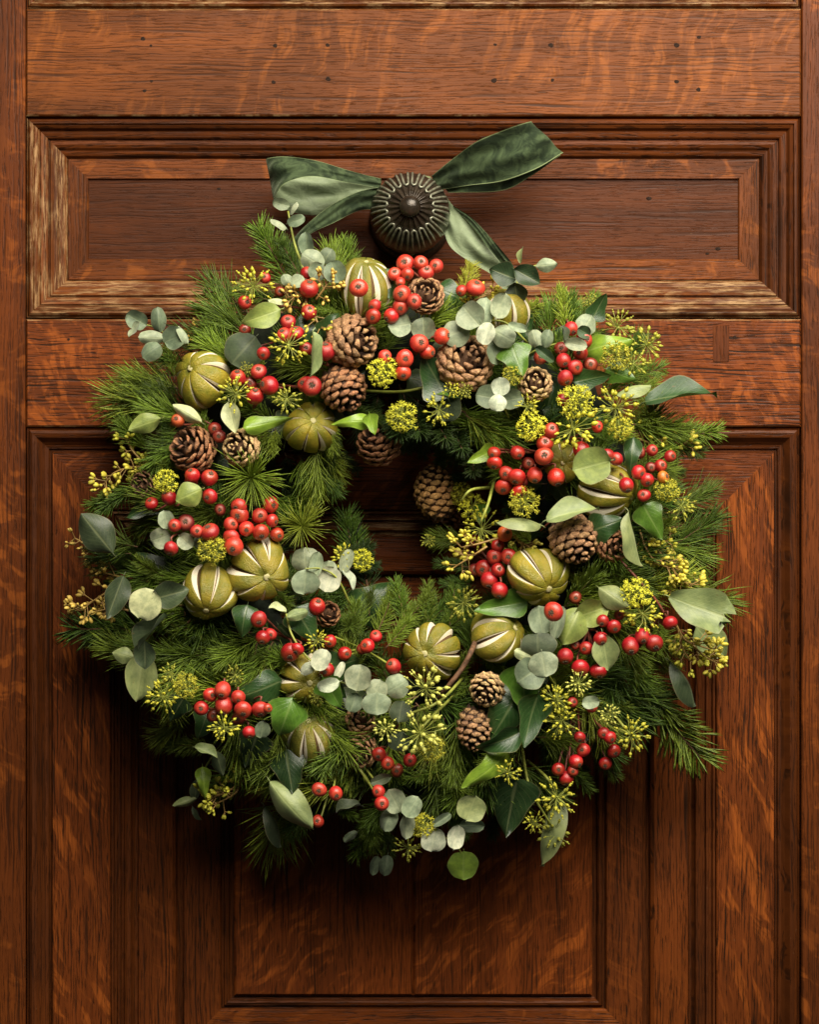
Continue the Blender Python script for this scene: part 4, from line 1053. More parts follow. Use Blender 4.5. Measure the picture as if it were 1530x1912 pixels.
def berries(items, col='r', base=0.020, stem='stem_red', root=None):
    """items: (x, y, r[, aim x, aim y (calyx direction in the picture, up positive)[, colour[, depth]]])"""
    mx = sum(i[0] for i in items) / len(items); my = sum(i[1] for i in items) / len(items)
    if root is None:
        rx, ry = mx + (CX - mx) * 0.02 + rnd.uniform(-12, 12), my + rnd.uniform(-12, 12)
        rp = P(rx, ry, max(0.03, surf(rx, ry) - 0.02))
    else:
        rp = P(*root)
    places = []
    for it in items:
        x, y, r = it[:3]
        ax, ay = (it[3], it[4]) if len(it) > 4 else (rnd.uniform(-.55, .55), rnd.uniform(-.7, .25))
        c = it[5] if len(it) > 5 else col
        dd = surf(x, y) + base + (it[6] if len(it) > 6 else 0) - (0.012 if c == 'd' else 0) + rnd.uniform(-.004, .004)
        n = Vector((ax, -math.sqrt(max(0.05, 1 - ax * ax - ay * ay)), ay)).normalized()
        places.append((P(x, y, dd), S(r, dd) * 1.02, n, c))
    mb = MB()
    for (p, r, n, c) in places:
        a = p - n * r * 0.9
        b = a - n * r * 0.8
        m_ = b.lerp(rp, 0.5) + Vector((0, 0.006, 0))
        pts = [catmull(a, a, b, rp, t / 3) for t in range(3)] + [catmull(a, b, m_, rp, t / 3) for t in range(3)] + [m_, rp]
        mb.tube([q - rp for q in pts], list(np.linspace(0.0008, 0.0012, len(pts))), 5)
    st = link('rose_hip_sprig', mb.mesh('rose_hip_stalks', [M[stem]]), wreath, Matrix.Translation(rp))
    for (p, r, n, c) in places:
        g = BCOL[c]; j = rnd.uniform(0.70, 1.15)
        o = link('rose_hip', BERRY[rnd.randrange(5)], st, axis_matrix(p, n, r * rnd.uniform(.92, 1.06), rnd.uniform(0, 6.28), r * rnd.uniform(.84, 1.10)) @ Matrix.Diagonal((rnd.uniform(.93, 1.05), 1, 1, 1)), color=(g[0] * j, g[1] * j * rnd.uniform(.8, 1.3), g[2] * j))
        if c == 'y': o['label'] = 'single orange unripe rose hip among the red ones'

berries([(457, 565, 13), (495, 519, 10), (523, 545, 11, 0, 0, 'd'), (457, 616, 11, 0, 0, 'd')], 'c')
berries([(574, 511, 14, .5, .6), (577, 539, 19, .15, .75), (577, 583, 14, .2, .5), (538, 601, 14, 0, .5, 'c')], 'c')
berries([(552, 622, 16, 0, .85), (531, 626, 15, -.3, .6), (492, 660, 13, 0, -.5), (572, 651, 13, 0, .1), (608, 656, 18, 0, .8)], 'c')
berries([(444, 706, 16, 0, .75), (483, 694, 14, 0, .4), (503, 720, 18, -.75, .1), (476, 740, 17, .1, .7), (467, 716, 13, 0, 0, 'd'), (571, 718, 15, -.5, .2), (582, 721, 18, .1, .1)], 'c')
berries([(332, 785, 14, -.2, .3, 'o'), (401, 801, 14, 0, 0, 'd'), (409, 815, 12, 0, 0, 'd')])
berries([(670, 538, 17, -.05, .1, 'p', .026), (697, 591, 15, -.1, -.4), (700, 571, 13), (731, 590, 15, -.7, -.5)], 'r', .026)
berries([(757, 492, 16, -.2, .15), (786, 491, 15, .1, .2), (815, 497, 14), (737, 512, 14, 0, .4), (761, 512, 13), (796, 509, 16, .1, .5), (748, 527, 10)], 'p', .018)
berries([(751, 550, 18, -.15, -.05), (774, 563, 16, .0, .0, 'p', .006), (748, 573, 15, 0, -.3)], 'p', .032)
berries([(783, 641, 18, .3, .05), (798, 657, 15, .75, -.2), (826, 628, 15, .85, .1), (756, 670, 16, .15, -.1), (753, 696, 14), (719, 666, 13)], 'p', .022)
berries([(888, 538, 17, .2, .7), (862, 543, 11)], 'p')
berries([(1067, 614, 14, .3, -.6), (1091, 635, 16, .3, .1, 'c'), (1085, 659, 14), (1053, 673, 15, .2, -.6), (1075, 686, 14), (1056, 706, 16, .3, -.7), (1048, 651, 14, 0, 0, 'd'), (1010, 667, 13, 0, 0, 'd'), (1103, 681, 13, 0, 0, 'd'), (1129, 705, 9, 0, 0, 'd'), (1052, 746, 12)], 'c', .020)
berries([(1116, 797, 12), (1030, 804, 15, .1, .4, 'p'), (1018, 828, 15, 0, .3), (1016, 852, 18, .05, .15, 'p', .008), (1086, 840, 15, .1, -.85), (967, 845, 14, .3, -.5), (924, 864, 14, -.2, -.8), (923, 846, 12)], 'r', .024)
berries([(987, 866, 13, 0, 0, 'd'), (946, 884, 14), (966, 891, 17, -.3, -.75), (999, 887, 15, .0, -.75), (1039, 891, 17, .2, -.85), (941, 909, 16, -.1, -.6), (970, 918, 15, .1, -.7), (975, 900, 12, 0, 0, 'd')], 'r', .024)
berries([(1134, 852, 14), (1151, 857, 14, -.5, -.1), (1170, 906, 14, .2, -.7, 'c', .016)], 'c', .026)
berries([(1195, 845, 12, 0, 0, 'd'), (1218, 841, 12), (1252, 852, 12), (1234, 870, 12), (1239, 891, 11, .7, .2, 'y'), (1209, 896, 13), (1193, 882, 13), (1216, 873, 11, 0, 0, 'd'), (1203, 925, 13)], 'c', .026)
berries([(359, 888, 15, -.2, .75), (391, 892, 16, .3, .6), (357, 900, 13, 0, 0, 'd'), (392, 927, 14), (316, 929, 15, -.5, .6), (283, 940, 13, -.3, .6)], 'c', .020)
berries([(347, 976, 16, 0, .2, 'd'), (326, 981, 13, 0, 0, 'c'), (368, 992, 14), (392, 993, 17, -.3, .75), (319, 1024, 16, -.1, -.85)], 'c', .026)
berries([(447, 961, 17, -.2, -.2), (446, 945, 14), (485, 963, 16, .2, 0), (506, 942, 15, .5, -.1), (508, 972, 13, .8, -.2), (460, 987, 14, .1, -.2), (431, 979, 14), (487, 994, 15, .2, -.6), (517, 998, 14), (437, 1020, 18, -.1, -.3, 'p', .004), (432, 1003, 15), (411, 952, 12, 0, 0, 'd')], 'p', .022)
berries([(592, 1132, 17, .2, .7)], 'c', .018)
berries([(483, 1156, 15, .1, -.5), (491, 1190, 14, -.1, -.7), (506, 1184, 12), (542, 1218, 19, 0, -.6), (555, 1212, 12)], 'c', .018)
berries([(617, 1197, 12), (644, 1220, 14), (686, 1206, 14, -.4, .2), (702, 1188, 12, -.1, .7), (610, 1250, 14, -.2, -.3), (735, 1244, 15, -.4, .4), (676, 1212, 10, 0, 0, 'd')], 'c', .016, 'stem_green')
berries([(416, 1288, 16, -.1, -.6), (393, 1297, 14), (445, 1301, 14, .1, -.6), (376, 1322, 13, 0, 0, 'c'), (418, 1317, 17, -.1, -.8), (399, 1336, 13, 0, 0, 'd'), (454, 1325, 16, .05, -.6), (486, 1324, 16, .1, -.8), (465, 1367, 14, .2, -.8, 'c'), (445, 1342, 14, 0, 0, 'd'), (500, 1322, 9)], 'p', .034)
berries([(742, 1328, 15), (708, 1408, 15, -.1, -.4), (724, 1425, 13), (741, 1438, 13, 0, 0, 'd'), (766, 1419, 13, 0, 0, 'c')], 'r', .016)
berries([(596, 1474, 14, 0, -.1, 'p'), (627, 1481, 14, .2, -.3, 'p'), (594, 1533, 12, -.1, .2, 'p')], 'r', .03, 'stem_green', (640, 1395, .10))
berries([(707, 1477, 12), (713, 1500, 14, .1, .1)], 'r', .036, 'stem_green', (650, 1395, .10))
berries([(1034, 1142, 17, -.4, -.1, 'p', .030), (1075, 1116, 12, 0, 0, 'd'), (1126, 1159, 12), (1157, 1148, 11, 0, 0, 'd'), (1147, 1170, 14, .2, -.5, 'c'), (1122, 1193, 15, .3, -.6), (1095, 1210, 13), (1074, 1204, 11, 0, 0, 'd'), (1056, 1225, 16, 0, -.8), (1084, 1247, 17, .1, -.7), (1118, 1253, 16, .1, -.85)], 'c', .020)
berries([(1178, 1206, 17, 0, -.6, 'c'), (1200, 1188, 15, .1, -.6), (1222, 1201, 17, .2, -.6), (1252, 1163, 14, .3, -.85), (1190, 1200, 12, 0, 0, 'd')], 'c', .030)
berries([(1105, 1320, 11), (1070, 1311, 10), (1083, 1376, 11), (1090, 1400, 13), (1076, 1421, 13), (1043, 1436, 13, 0, 0, 'c'), (1070, 1439, 11, 0, 0, 'c'), (1058, 1453, 15, .0, -.85), (1128, 1369, 13), (1140, 1377, 12), (1147, 1402, 13), (1131, 1425, 12)], 'c', .026, 'stem_red', (1080, 1310, .10))
berries([(943, 997, 15, .4, .3, 'o'), (886, 1010, 13), (930, 1019, 13), (877, 1034, 12, 0, 0, 'd'), (924, 1040, 15, 0, .0), (950, 1039, 14, -.1, -.1), (903, 1062, 17, -.2, -.1), (887, 1065, 13, 0, 0, 'd'), (931, 1064, 14), (914, 1083, 16, -.1, -.8), (933, 1102, 15, -.1, -.85)], 'c', .022)

# ---- dried slit limes
def lime_mesh(nsl, seed):
    r = random.Random(seed)
    rows = 22
    mb = MB(); v = []; f = []; ms = []
    ph = []
    for k in range(nsl):
        ph.append(2 * math.pi * (k + r.uniform(-.1, .1)) / nsl)
    wid = [r.uniform(0.10, 0.25) for _ in range(nsl)]
    sq = [r.uniform(-.09, .09) for _ in range(4)]
    lo = [r.uniform(0.36, 0.60) for _ in range(nsl)]; hi = [r.uniform(2.5, 2.8) for _ in range(nsl)]
    cols = []           # (k, type, t)
    lobe = 7
    for k in range(nsl):
        for t in ('c', 'f', 'e'):       # centre of slit, floor edge, lip
            cols.append((k, t, 0))
        for j in range(1, lobe):
            cols.append((k, 'l', j / lobe))
        cols.append((k, 'E', 1)); cols.append((k, 'F', 1))
    nc = len(cols)
    def win(k, th):
        if th < lo[k] or th > hi[k]: return 0.0
        return math.sin(math.pi * (th - lo[k]) / (hi[k] - lo[k])) ** 0.6
    for i in range(rows + 1):
        th = math.pi * i / rows
        for (k, t, j) in cols:
            k2 = (k + 1) % nsl
            a0 = ph[k]; a1 = ph[k2] + (2 * math.pi if k2 == 0 else 0)
            w0 = win(k, th); w1 = win(k2, th)
            e0 = a0 + wid[k] * (w0 if w0 > 0 else 0.02); e1 = a1 - wid[k2] * 0.35 * (w1 if w1 > 0 else 0.05)
            depth = 1.0
            if t == 'c': a = a0 + wid[k] * 0.02; depth = 1 - 0.20 * w0
            elif t == 'f': a = a0 + wid[k] * 0.34 * w0 + .003; depth = 1 - 0.11 * w0
            elif t == 'e': a = e0; depth = 1 + 0.015 * w0
            elif t == 'E': a = e1; depth = 1 - 0.01 * w1
            elif t == 'F': a = a1 - wid[k2] * 0.15 * w1 - .003; depth = 1 - 0.19 * w1
            else:
                a = e0 + (e1 - e0) * j
                depth = 1 + 0.035 * math.sin(math.pi * j) * math.sin(th)
            R = depth * (1 - 0.10 * math.exp(-(th / 0.28) ** 2) - 0.06 * math.exp(-((math.pi - th) / 0.3) ** 2))
            R *= 1 + sq[0] * math.cos(2 * a + 1) * math.sin(th) + sq[1] * math.cos(3 * a + th) * math.sin(th) + sq[2] * math.cos(2 * th + a)
            v.append((R * math.sin(th) * math.cos(a), R * math.sin(th) * math.sin(a), R * math.cos(th) * 0.97))
    for i in range(rows):
        th = math.pi * (i + .5) / rows
        for c in range(nc):
            c2 = (c + 1) % nc
            k, t, j = cols[c]
            w0 = win(k, th); w1 = win((k + 1) % nsl, th)
            mat = 0
            if t == 'c' and w0 > 0: mat = 2
            if t == 'f' and w0 > 0: mat = 1
            if t == 'E' and w1 > 0: mat = 1
            if t == 'F' and w1 > 0: mat = 2
            f.append((i * nc + c, (i + 1) * nc + c, (i + 1) * nc + c2, i * nc + c2)); ms.append(mat)
    mb.v = v; mb.f = f; mb.m = ms
    return mb.mesh('dried_lime', [M['peel'], M['pith'], M['slit']])
LIME = [lime_mesh(n, s) for n, s in ((8, 1), (9, 2), (8, 3), (9, 4))]
mb = MB(); mb.lathe([(0.0, 0.03), (0.07, 0.035), (0.115, 0.02), (0.125, -0.02), (0.10, -0.06), (0.0, -0.06)], 12)
mb.v = [(x * (1 + .12 * math.sin(5 * math.atan2(y, x))), y * (1 + .12 * math.sin(5 * math.atan2(y, x))), z) for x, y, z in mb.v]
BUTTON = mb.mesh('stem_button', [M['button']])
PEEL = [(0.265, 0.225, 0.026), (0.310, 0.262, 0.028), (0.205, 0.185, 0.026)]

def lime(x, y, r, ax, ay, var, spin, col=0, off=0.0, back=False, elong=1.0):
    dd = surf(x, y) + off - 0.004
    n = Vector((ax, -math.sqrt(max(0.02, 1 - ax * ax - ay * ay)) * (-1 if back else 1), ay)).normalized()
    R = S(r, dd)
    m = axis_matrix(P(x, y, dd), n, R, spin, R * elong)
    o = link('dried_lime', LIME[var], wreath, m, color=PEEL[col])
    link('stem_button', BUTTON, o, m @ Matrix.Translation((0, 0, 0.885)))
lime(380, 705, 54, -.42, .32, 0, 0.5, 1)
lime(682, 537, 50, .02, .94, 1, 0.2, 2, 0.004, elong=1.12)
lime(945, 582, 42, .03, .90, 2, 0.4, 1, 0.004, elong=1.05)
lime(580, 800, 48, .15, .30, 3, 1.0, 1, -.004)
lime(1050, 860, 37, 0, -.15, 0, 0.9, 0, -.002)
lime(1136, 916, 54, .86, -.25, 1, 0.75, 1, 0.0)
lime(487, 1065, 57, .30, -.24, 0, 0.15, 0, 0.008)
lime(390, 1104, 51, -.05, -.74, 2, 0.2, 0, 0.006, elong=1.04)
lime(1004, 1075, 57, .36, -.47, 3, 0.55, 1, 0.008)
lime(806, 1218, 52, -.30, .0, 1, 0.3, 0, 0.004)
lime(928, 1188, 50, .78, .38, 0, 1.1, 0, 0.0)
lime(570, 1268, 48, .24, -.10, 2, 0.1, 0, -.006)
lime(577, 1378, 49, .0, .80, 3, 0.2, 2, -.010)

# ---- pine cones
def scale_mesh(seed, fat):
    r = random.Random(seed)
    mb = MB(); nl, nw = 6, 4
    v = []; f = []
    for side in (1, -1):
        for i in range(nl + 1):
            t = i / nl
            w = 0.20 + 0.80 * min(1, t / 0.72) ** 0.8 if t < 0.72 else 1.0 * math.sqrt(max(0, 1 - ((t - 0.72) / 0.30) ** 2))
            th = (0.05 + fat * (max(0, (t - 0.35) / 0.5) ** 1.3 if t < 0.85 else 1.0)) * (1 if t < 0.97 else 0.55)
            for k in range(nw + 1):
                u = k / nw * 2 - 1
                z = side * th * 0.5 * (1 - 0.55 * abs(u) ** 1.5)
                if side > 0: z += 0.10 * fat * 4 * math.exp(-((t - 0.86) / 0.10) ** 2 - (u / 0.35) ** 2) * 0.5
                z += 0.10 * t * t - 0.10 * abs(u) * (0.4 + t * .3)
                v.append((u * 0.5 * w, t, z))
    n = (nl + 1) * (nw + 1)
    for i in range(nl):
        for k in range(nw):
            a = i * (nw + 1) + k
            f.append((a, a + 1, a + nw + 2, a + nw + 1)); f.append((n + a, n + a + nw + 1, n + a + nw + 2, n + a + 1))
    for i in range(nl):
        for k in (0, nw):
            a = i * (nw + 1) + k; b = a + nw + 1
            q = (a, b, n + b, n + a); f.append(q if k == 0 else tuple(reversed(q)))
    for k in range(nw):
        a = nl * (nw + 1) + k
        f.append((a, a + 1, n + a + 1, n + a))
    mb.add(v, f)
    return mb.mesh('scale', [M['scale']])
SCALE = {'thin': scale_mesh(1, 0.16), 'fat': scale_mesh(2, 0.34)}
CCOL = {'tan': (0.47, 0.275, 0.135), 'red': (0.40, 0.19, 0.088), 'pale': (0.62, 0.43, 0.205), 'dark': (0.18, 0.09, 0.044), 'gold': (0.50, 0.28, 0.095)}
mb = MB(); mb.ball((0, 0, 0), 1.0, 0, 12, 8)
CORE = mb.mesh('cone_core', [M['twig']])

def cone(x, y, R, L, ax, ay, az, openn, n=70, col='tan', off=0.0, spin=0.0, shape=0.45):
    """R, L in pixels; (ax, ay, az) tip direction: right, up, towards the viewer"""
    dd = surf(x, y) + off
    n3 = Vector((ax, -az, ay)).normalized()
    Rm, Lm = S(R, dd), S(L, dd)
    base = axis_matrix(P(x, y, dd), n3, 1.0, spin)
    o = link('pine_cone', CORE, wreath, base @ Matrix.Translation((0, 0, -Lm * .10)) @ Matrix.Diagonal((Rm * .45, Rm * .45, Lm * .33, 1)))
    c = CCOL[col]; ga = 2.399963
    for i in range(n):
        t = (i + 0.5) / n
        h = (t ** 0.92 - 0.5) * Lm * 0.90
        env = math.sin(math.pi * min(1, (0.16 + 0.84 * t)) ** (1.0 if t > .4 else 1.0)) ** shape if t < 0.985 else 0.25
        env = max(env, 0.10) if t < .9 else max(env * (1 - (t - .9) * 6), 0.07)
        tilt = math.radians((30 + 38 * openn) * (1 - t) + (10 + 10 * openn) * t)     # angle from the axis
        sl = Rm * (0.58 + 0.22 * openn) * (0.50 + 0.50 * env) * (1.0 if t < .8 else 1.0 - 0.9 * (t - .8))
        out = Rm * env
        a = i * ga
        rad = Vector((math.cos(a), math.sin(a), 0)); up = Vector((0, 0, 1))
        d = rad * math.sin(tilt) + up * math.cos(tilt)
        tipp = rad * out + up * h
        root = tipp - d * sl
        nrm = (rad * math.cos(tilt) - up * math.sin(tilt))          # outer face of the scale
        xx = d.cross(nrm)
        wd = sl * (0.80 if openn > .5 else 0.98) * (0.75 + 0.35 * env)
        m = Matrix(((xx.x * wd, d.x * sl, nrm.x * sl, root.x), (xx.y * wd, d.y * sl, nrm.y * sl, root.y), (xx.z * wd, d.z * sl, nrm.z * sl, root.z), (0, 0, 0, 1)))
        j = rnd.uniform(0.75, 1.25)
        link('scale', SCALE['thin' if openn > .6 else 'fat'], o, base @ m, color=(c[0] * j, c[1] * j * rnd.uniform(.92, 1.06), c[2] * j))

cone(662, 637, 50, 96, .72, -.05, .60, 0.55, 70, 'tan', .012)
cone(645, 731, 43, 92, .45, -.80, .35, 0.05, 64, 'red', .010, shape=.55)
cone(871, 675, 54, 96, .30, .35, .80, 0.60, 78, 'tan', .006)
cone(795, 551, 37, 66, .05, .25, .95, 0.75, 60, 'tan', .008)
cone(1000, 716, 33, 60, -.02, .35, .90, 0.55, 56, 'pale', .010)
cone(357, 838, 46, 84, -.55, .30, .60, 0.95, 52, 'red', .006)
cone(447, 836, 35, 66, -.45, .05, .80, 0.0, 60, 'pale', .014, shape=.6)
cone(706, 826, 44, 80, -.3, .65, .45, 0.95, 56, 'red', -.006)
cone(812, 912, 40, 108, -.18, .92, .22, 0.0, 84, 'gold', .016, shape=.6)
cone(834, 970, 26, 54, .1, -.8, .4, 0.1, 44, 'red', -.022)
cone(1074, 1012, 45, 100, .40, -.80, .42, 0.15, 70, 'tan', .012, shape=.55)
cone(1146, 1020, 31, 62, .45, -.15, .75, 0.35, 50, 'red', .004)
cone(908, 1291, 33, 64, -.35, -.55, .70, 0.05, 56, 'pale', .012, shape=.6)
cone(886, 1366, 33, 88, .05, -.85, .35, 0.1, 60, 'tan', .004, shape=.55)
cone(345, 1150, 34, 56, -.2, .2, .9, 0.95, 36, 'tan', -.016)
cone(675, 1342, 30, 58, .1, .4, .8, 0.4, 46, 'tan', -.010)
cone(672, 1402, 36, 66, -.3, -.3, .8, 0.95, 46, 'tan', -.010)
cone(612, 1146, 26, 52, .3, .3, .8, 0.8, 40, 'red', -.008)
cone(840, 802, 26, 46, -.3, -.3, .8, 0.9, 36, 'dark', -.02)
cone(268, 905, 26, 46, -.3, -.3, .8, 0.9, 36, 'dark', -.004)

# ---- ivy umbels
def umbel_mesh(kind, seed):
    r = random.Random(seed)
    st = MB(); bu = MB()
    n = 40 if kind == 'B' else 90
    st.tube([(0, 0, -0.9), (0.03, 0.02, -0.4), (0, 0, 0)], [0.055, 0.05, 0.06], 6)
    st.ball((0, 0, 0), 0.09, 0, 8, 5)
    for i in range(n):
        if r.random() < 0.14: continue
        t = (i + .5) / n
        zz = 1 - 1.45 * t
        a = i * 2.39996 + r.uniform(-.4, .4)
        rr = math.sqrt(max(0, 1 - zz * zz))
        d = Vector((rr * math.cos(a), rr * math.sin(a), zz)).normalized()
        L = r.uniform(0.58, 1.05) if kind == 'B' else r.uniform(0.55, 0.98)
        tip = d * L
        mid = d * L * 0.5 + Vector((r.uniform(-.09, .09), r.uniform(-.09, .09), r.uniform(-.02, .12)))
        st.tube([(0, 0, 0), mid, tip], [0.018, 0.016, 0.022], 4, cap=False)
        if kind == 'B':
            bu.ball(tip, r.uniform(0.06, 0.115), 0, 7, 5, d, r.uniform(1.05, 1.35))
            bu.ball(tip + d * 0.13, 0.045, 0, 5, 4, d, 1.3)
        else:
            bu.ball(tip, r.uniform(0.06, 0.09), 0, 6, 4, d, 1.0)
            for s in range(5):
                an = 2 * math.pi * s / 5 + r.uniform(0, 1)
                o_ = d.orthogonal().normalized(); o2 = d.cross(o_)
                e = (d * r.uniform(.4, .9) + (o_ * math.cos(an) + o2 * math.sin(an)) * 0.9).normalized()
                bu.tube([tip, tip + e * r.uniform(0.12, 0.2)], [0.022, 0.018], 3, cap=False)
                bu.ball(tip + e * 0.18, 0.03, 0, 4, 3)
    return st.mesh('umbel_stalks', [M['stem_green']]), bu.mesh('flower_buds', [M['bud']])
UMB = {k: [umbel_mesh(k, 3 * i + 1) for i in range(4)] for k in 'BF'}
UC = {'B': (0.52, 0.49, 0.035), 'F': (0.72, 0.70, 0.045), 'P': (0.60, 0.60, 0.12), 'D': (0.33, 0.33, 0.03)}
def umbel(x, y, r, kind='B', col=None, ax=None, ay=None, off=0.0):
    dd = max(0.045, surf(x, y) + 0.026 + off)
    ax = rnd.uniform(-.4, .4) if ax is None else ax; ay = rnd.uniform(-.4, .4) if ay is None else ay
    n = Vector((ax, -math.sqrt(max(.1, 1 - ax * ax - ay * ay)), ay)).normalized()
    s, b = UMB[kind][rnd.randrange(4)]
    m = axis_matrix(P(x, y, dd), n, S(r, dd), rnd.uniform(0, 6))
    c = UC[col or kind]; j = rnd.uniform(.85, 1.15)
    o = link('ivy_flower_umbel', s, wreath, m)
    link('flower_buds', b, o, m, kind='stuff', color=(c[0] * j, c[1] * j, c[2] * j))
for a in [(473, 535, 36, 'B', None, 0, .6), (538, 645, 36, 'B', None, 0, 0), (440, 735, 34, 'B', None, -.3, .3), (535, 745, 26, 'B', 'D'), (715, 695, 29, 'F'), (752, 779, 31, 'F'), (820, 765, 30, 'B', None, -.3, -.5), (843, 728, 16, 'B'), (868, 730, 16, 'B', 'D'), (957, 702, 20, 'F', 'B'),
          (985, 760, 22, 'B'), (993, 796, 29, 'F'), (1075, 748, 34, 'F'), (1070, 800, 44, 'B', None, 0, -.4), (1150, 762, 40, 'B', None, 0, 0), (1158, 798, 24, 'F', 'B'), (1155, 612, 34, 'B', 'D', .2, .6, -.02), (1150, 665, 30, 'F', 'B', 0, 0, -.01), (1182, 680, 28, 'B', 'D', 0, 0, -.01), (1208, 645, 32, 'B', 'D', .6, .2, -.005),
          (862, 922, 22, 'F', 'B'), (882, 948, 26, 'F'), (900, 988, 38, 'B', None, -.2, -.3), (980, 937, 30, 'F', 'B'), (396, 1026, 28, 'F', 'B'), (310, 900, 24, 'F'), (640, 1042, 26, 'B', None, 0, .6), (676, 1046, 22, 'F', None, .6, 0), (866, 1126, 32, 'B', 'D', 0, .2), (1187, 1108, 30, 'F', None, 0, .3), (1200, 1146, 36, 'B', None, .2, -.4),
          (795, 1285, 40, 'B', 'P', 0, 0, .014), (722, 1360, 26, 'B', 'P', -.5, -.3, .012), (785, 1368, 44, 'B', 'P', 0, -.3, .012), (806, 1396, 26, 'F', 'B'), (1040, 1308, 30, 'B', None, 0, .3), (1050, 1345, 32, 'B', None, 0, -.3), (1080, 1276, 24, 'B', 'P', 0, 0, .006), (1178, 1372, 36, 'B', None, .6, -.3, .02), (1138, 1332, 20, 'B', 'P'),
          (950, 1442, 24, 'B', None, -.2, -.5, .015), (1040, 1488, 36, 'B', None, .2, -.2, .02), (1000, 1534, 20, 'B', None, -.2, -.4, .015), (1036, 1552, 32, 'B', 'D', .1, -.3, .02), (790, 1540, 24, 'F', 'B'), (762, 1582, 26, 'B', 'D', 0, -.6, .01), (305, 1300, 34, 'B', None, -.2, -.5, .012), (348, 1280, 24, 'F', 'B'), (418, 1357, 28, 'B', None, 0, -.6, .03),
          (592, 1196, 22, 'B', None, 0, .4), (1245, 915, 24, 'F', 'B', .2, .4), (1272, 945, 26, 'B', 'D', .5, -.2), (590, 1300, 18, 'B', 'D', 0, 0, -.02), (440, 1260, 20, 'B', 'D', 0, 0, -.02), (1100, 560, 14, 'B', 'D', 0, 0, -.03), (275, 790, 14, 'B', 'D'), (800, 1010, 14, 'B', 'D', 0, .3), (320, 1260, 22, 'B', 'D', 0, 0, 0), (460, 690, 14, 'B', 'D', 0, 0, -.01)]:
    umbel(*a)

# ---- seeded eucalyptus: branching sprays of slender buds
def bud_spray(path, size=1.0, col='y', dens=1.0):
    """path of pixel points with depth; buds hang in small bunches along it"""
    pts = [P(*p) for p in path]
    o = pts[0].copy()
    st = MB(); bu = MB()
    L = [pts[0] * 2 - pts[1]] + pts + [pts[-1] * 2 - pts[-2]]
    q = []
    for i in range(1, len(L) - 2):
        for k in range(6): q.append(catmull(L[i - 1], L[i], L[i + 1], L[i + 2], k / 6))
    q.append(pts[-1])
    st.tube([p - o for p in q], list(np.linspace(.0012, .0007, len(q))), 5)
    for i in range(2, len(q)):
        if rnd.random() > 0.60 * dens and i < len(q) - 1: continue
        t = (q[i] - q[i - 1]).normalized()
        for b in range(rnd.choice((1, 1, 2)) if i < len(q) - 1 else 3):
            an = rnd.uniform(0, 6.28)
            w = (t.orthogonal().normalized() * math.cos(an) + t.cross(t.orthogonal().normalized()) * math.sin(an))
            e = q[i] + (t * .5 + w) * rnd.uniform(.004, .011) * size
            st.tube([q[i] - o, (q[i] + e) / 2 - o, e - o], [.0006, .0005, .0006], 4, cap=False)
            for s in range(rnd.randint(2, 4)):
                d = (w + t * .6 + Vector((rnd.uniform(-1, 1), rnd.uniform(-1, .4), rnd.uniform(-1, 1))) * .9).normalized()
                e2 = e + d * .0035 * size
                st.tube([e - o, e2 - o], .0005, 4, cap=False)
                bu.ball(e2 + d * .002 * size - o, .00165 * size * rnd.uniform(.8, 1.15), 0, 6, 5, d, 1.75)
    s_ = link('seeded_eucalyptus_spray', st.mesh('spray_stems', [M['bud_stem']]), wreath, Matrix.Translation(o))
    c = {'y': (0.58, 0.50, 0.055), 'g': (0.48, 0.46, 0.04), 'o': (0.62, 0.43, 0.085), 'd': (0.34, 0.29, 0.035)}[col]
    link('seed_buds', bu.mesh('seed_buds', [M['bud']]), s_, Matrix.Translation(o), kind='stuff', color=c)
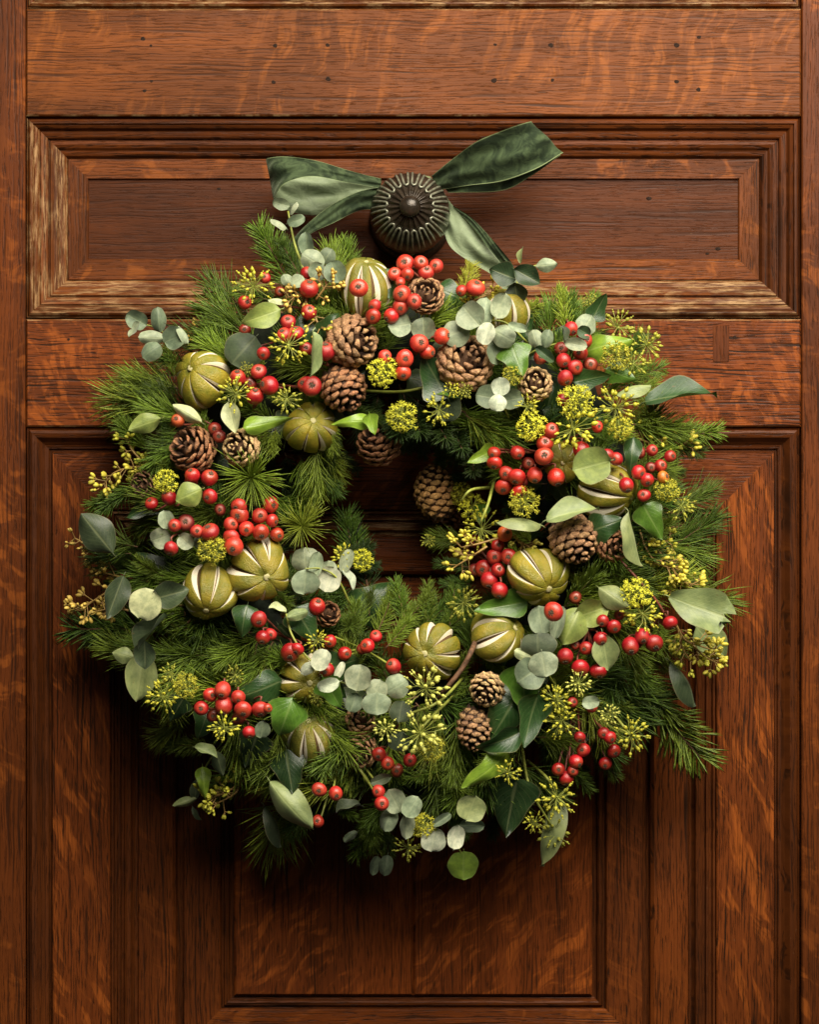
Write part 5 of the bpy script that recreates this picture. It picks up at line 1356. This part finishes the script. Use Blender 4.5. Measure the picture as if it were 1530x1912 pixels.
for pth, sz, col in [([(590, 560, .13), (605, 540, .135), (618, 518, .135)], 1.0, 'o'), ([(590, 545, .13), (565, 552, .135), (535, 556, .13)], .9, 'o'), ([(580, 570, .135), (592, 600, .14), (598, 612, .14)], 1.0, 'y'),
                     ([(300, 880, .09), (275, 868, .085), (250, 845, .08), (235, 820, .078)], 1.0, 'g'), ([(290, 875, .09), (250, 872, .085), (215, 882, .08), (195, 902, .078)], 1.1, 'y'), ([(280, 880, .085), (268, 885, .085), (262, 895, .085)], .9, 'y'),
                     ([(235, 1080, .07), (205, 1072, .065), (178, 1068, .06)], 1.1, 'o'), ([(225, 1085, .07), (200, 1105, .068), (170, 1125, .065), (150, 1140, .065)], 1.15, 'o'), ([(240, 1140, .08), (220, 1136, .08), (196, 1138, .075)], .9, 'o'), ([(185, 1035, .06), (165, 1020, .055), (140, 1005, .05)], .8, 'o'),
                     ([(1180, 815, .085), (1210, 795, .085), (1238, 800, .08)], 1.0, 'g'), ([(1190, 810, .09), (1220, 815, .085), (1250, 822, .08), (1275, 832, .075)], 1.25, 'y'), ([(1195, 820, .09), (1225, 832, .085), (1245, 845, .08)], 1.0, 'g'),
                     ([(1195, 990, .11), (1205, 1020, .115), (1225, 1050, .115), (1250, 1060, .11)], 1.1, 'y'), ([(1215, 1005, .11), (1235, 1035, .11), (1262, 1060, .105), (1285, 1070, .10)], 1.15, 'y'), ([(1255, 1060, .11), (1272, 1082, .11), (1290, 1095, .105)], 1.2, 'y'), ([(1212, 1010, .11), (1230, 1012, .105), (1250, 1010, .10)], .9, 'g'),
                     ([(1262, 1165, .11), (1280, 1195, .11), (1305, 1205, .105), (1335, 1215, .10)], 1.15, 'y'), ([(1270, 1185, .11), (1275, 1210, .105), (1290, 1235, .10)], 1.0, 'g'), ([(1295, 1205, .11), (1315, 1225, .105), (1330, 1235, .10)], 1.1, 'y'),
                     ([(490, 1420, .09), (450, 1460, .095), (410, 1485, .09), (385, 1490, .09)], 1.0, 'g'), ([(500, 1440, .09), (480, 1445, .095), (455, 1440, .09)], 1.0, 'g'), ([(450, 1460, .09), (438, 1482, .095), (405, 1500, .09)], 1.0, 'g'),
                     ([(930, 560, .12), (912, 548, .12), (890, 560, .12)], 1.0, 'y'), ([(870, 580, .12), (885, 562, .125), (908, 552, .125)], .8, 'y'), ([(930, 1005, .125), (895, 1015, .13), (862, 1022, .13)], 1.0, 'y'), ([(910, 1020, .13), (880, 1040, .13), (855, 1055, .13)], 1.1, 'y'), ([(960, 1000, .12), (970, 1010, .125), (985, 1018, .12)], .8, 'd'),
                     ([(320, 740, .08), (310, 750, .085), (305, 765, .085)], .8, 'd'), ([(362, 650, .085), (362, 635, .085), (360, 622, .08)], .8, 'o')]:
    bud_spray(pth, sz, col)
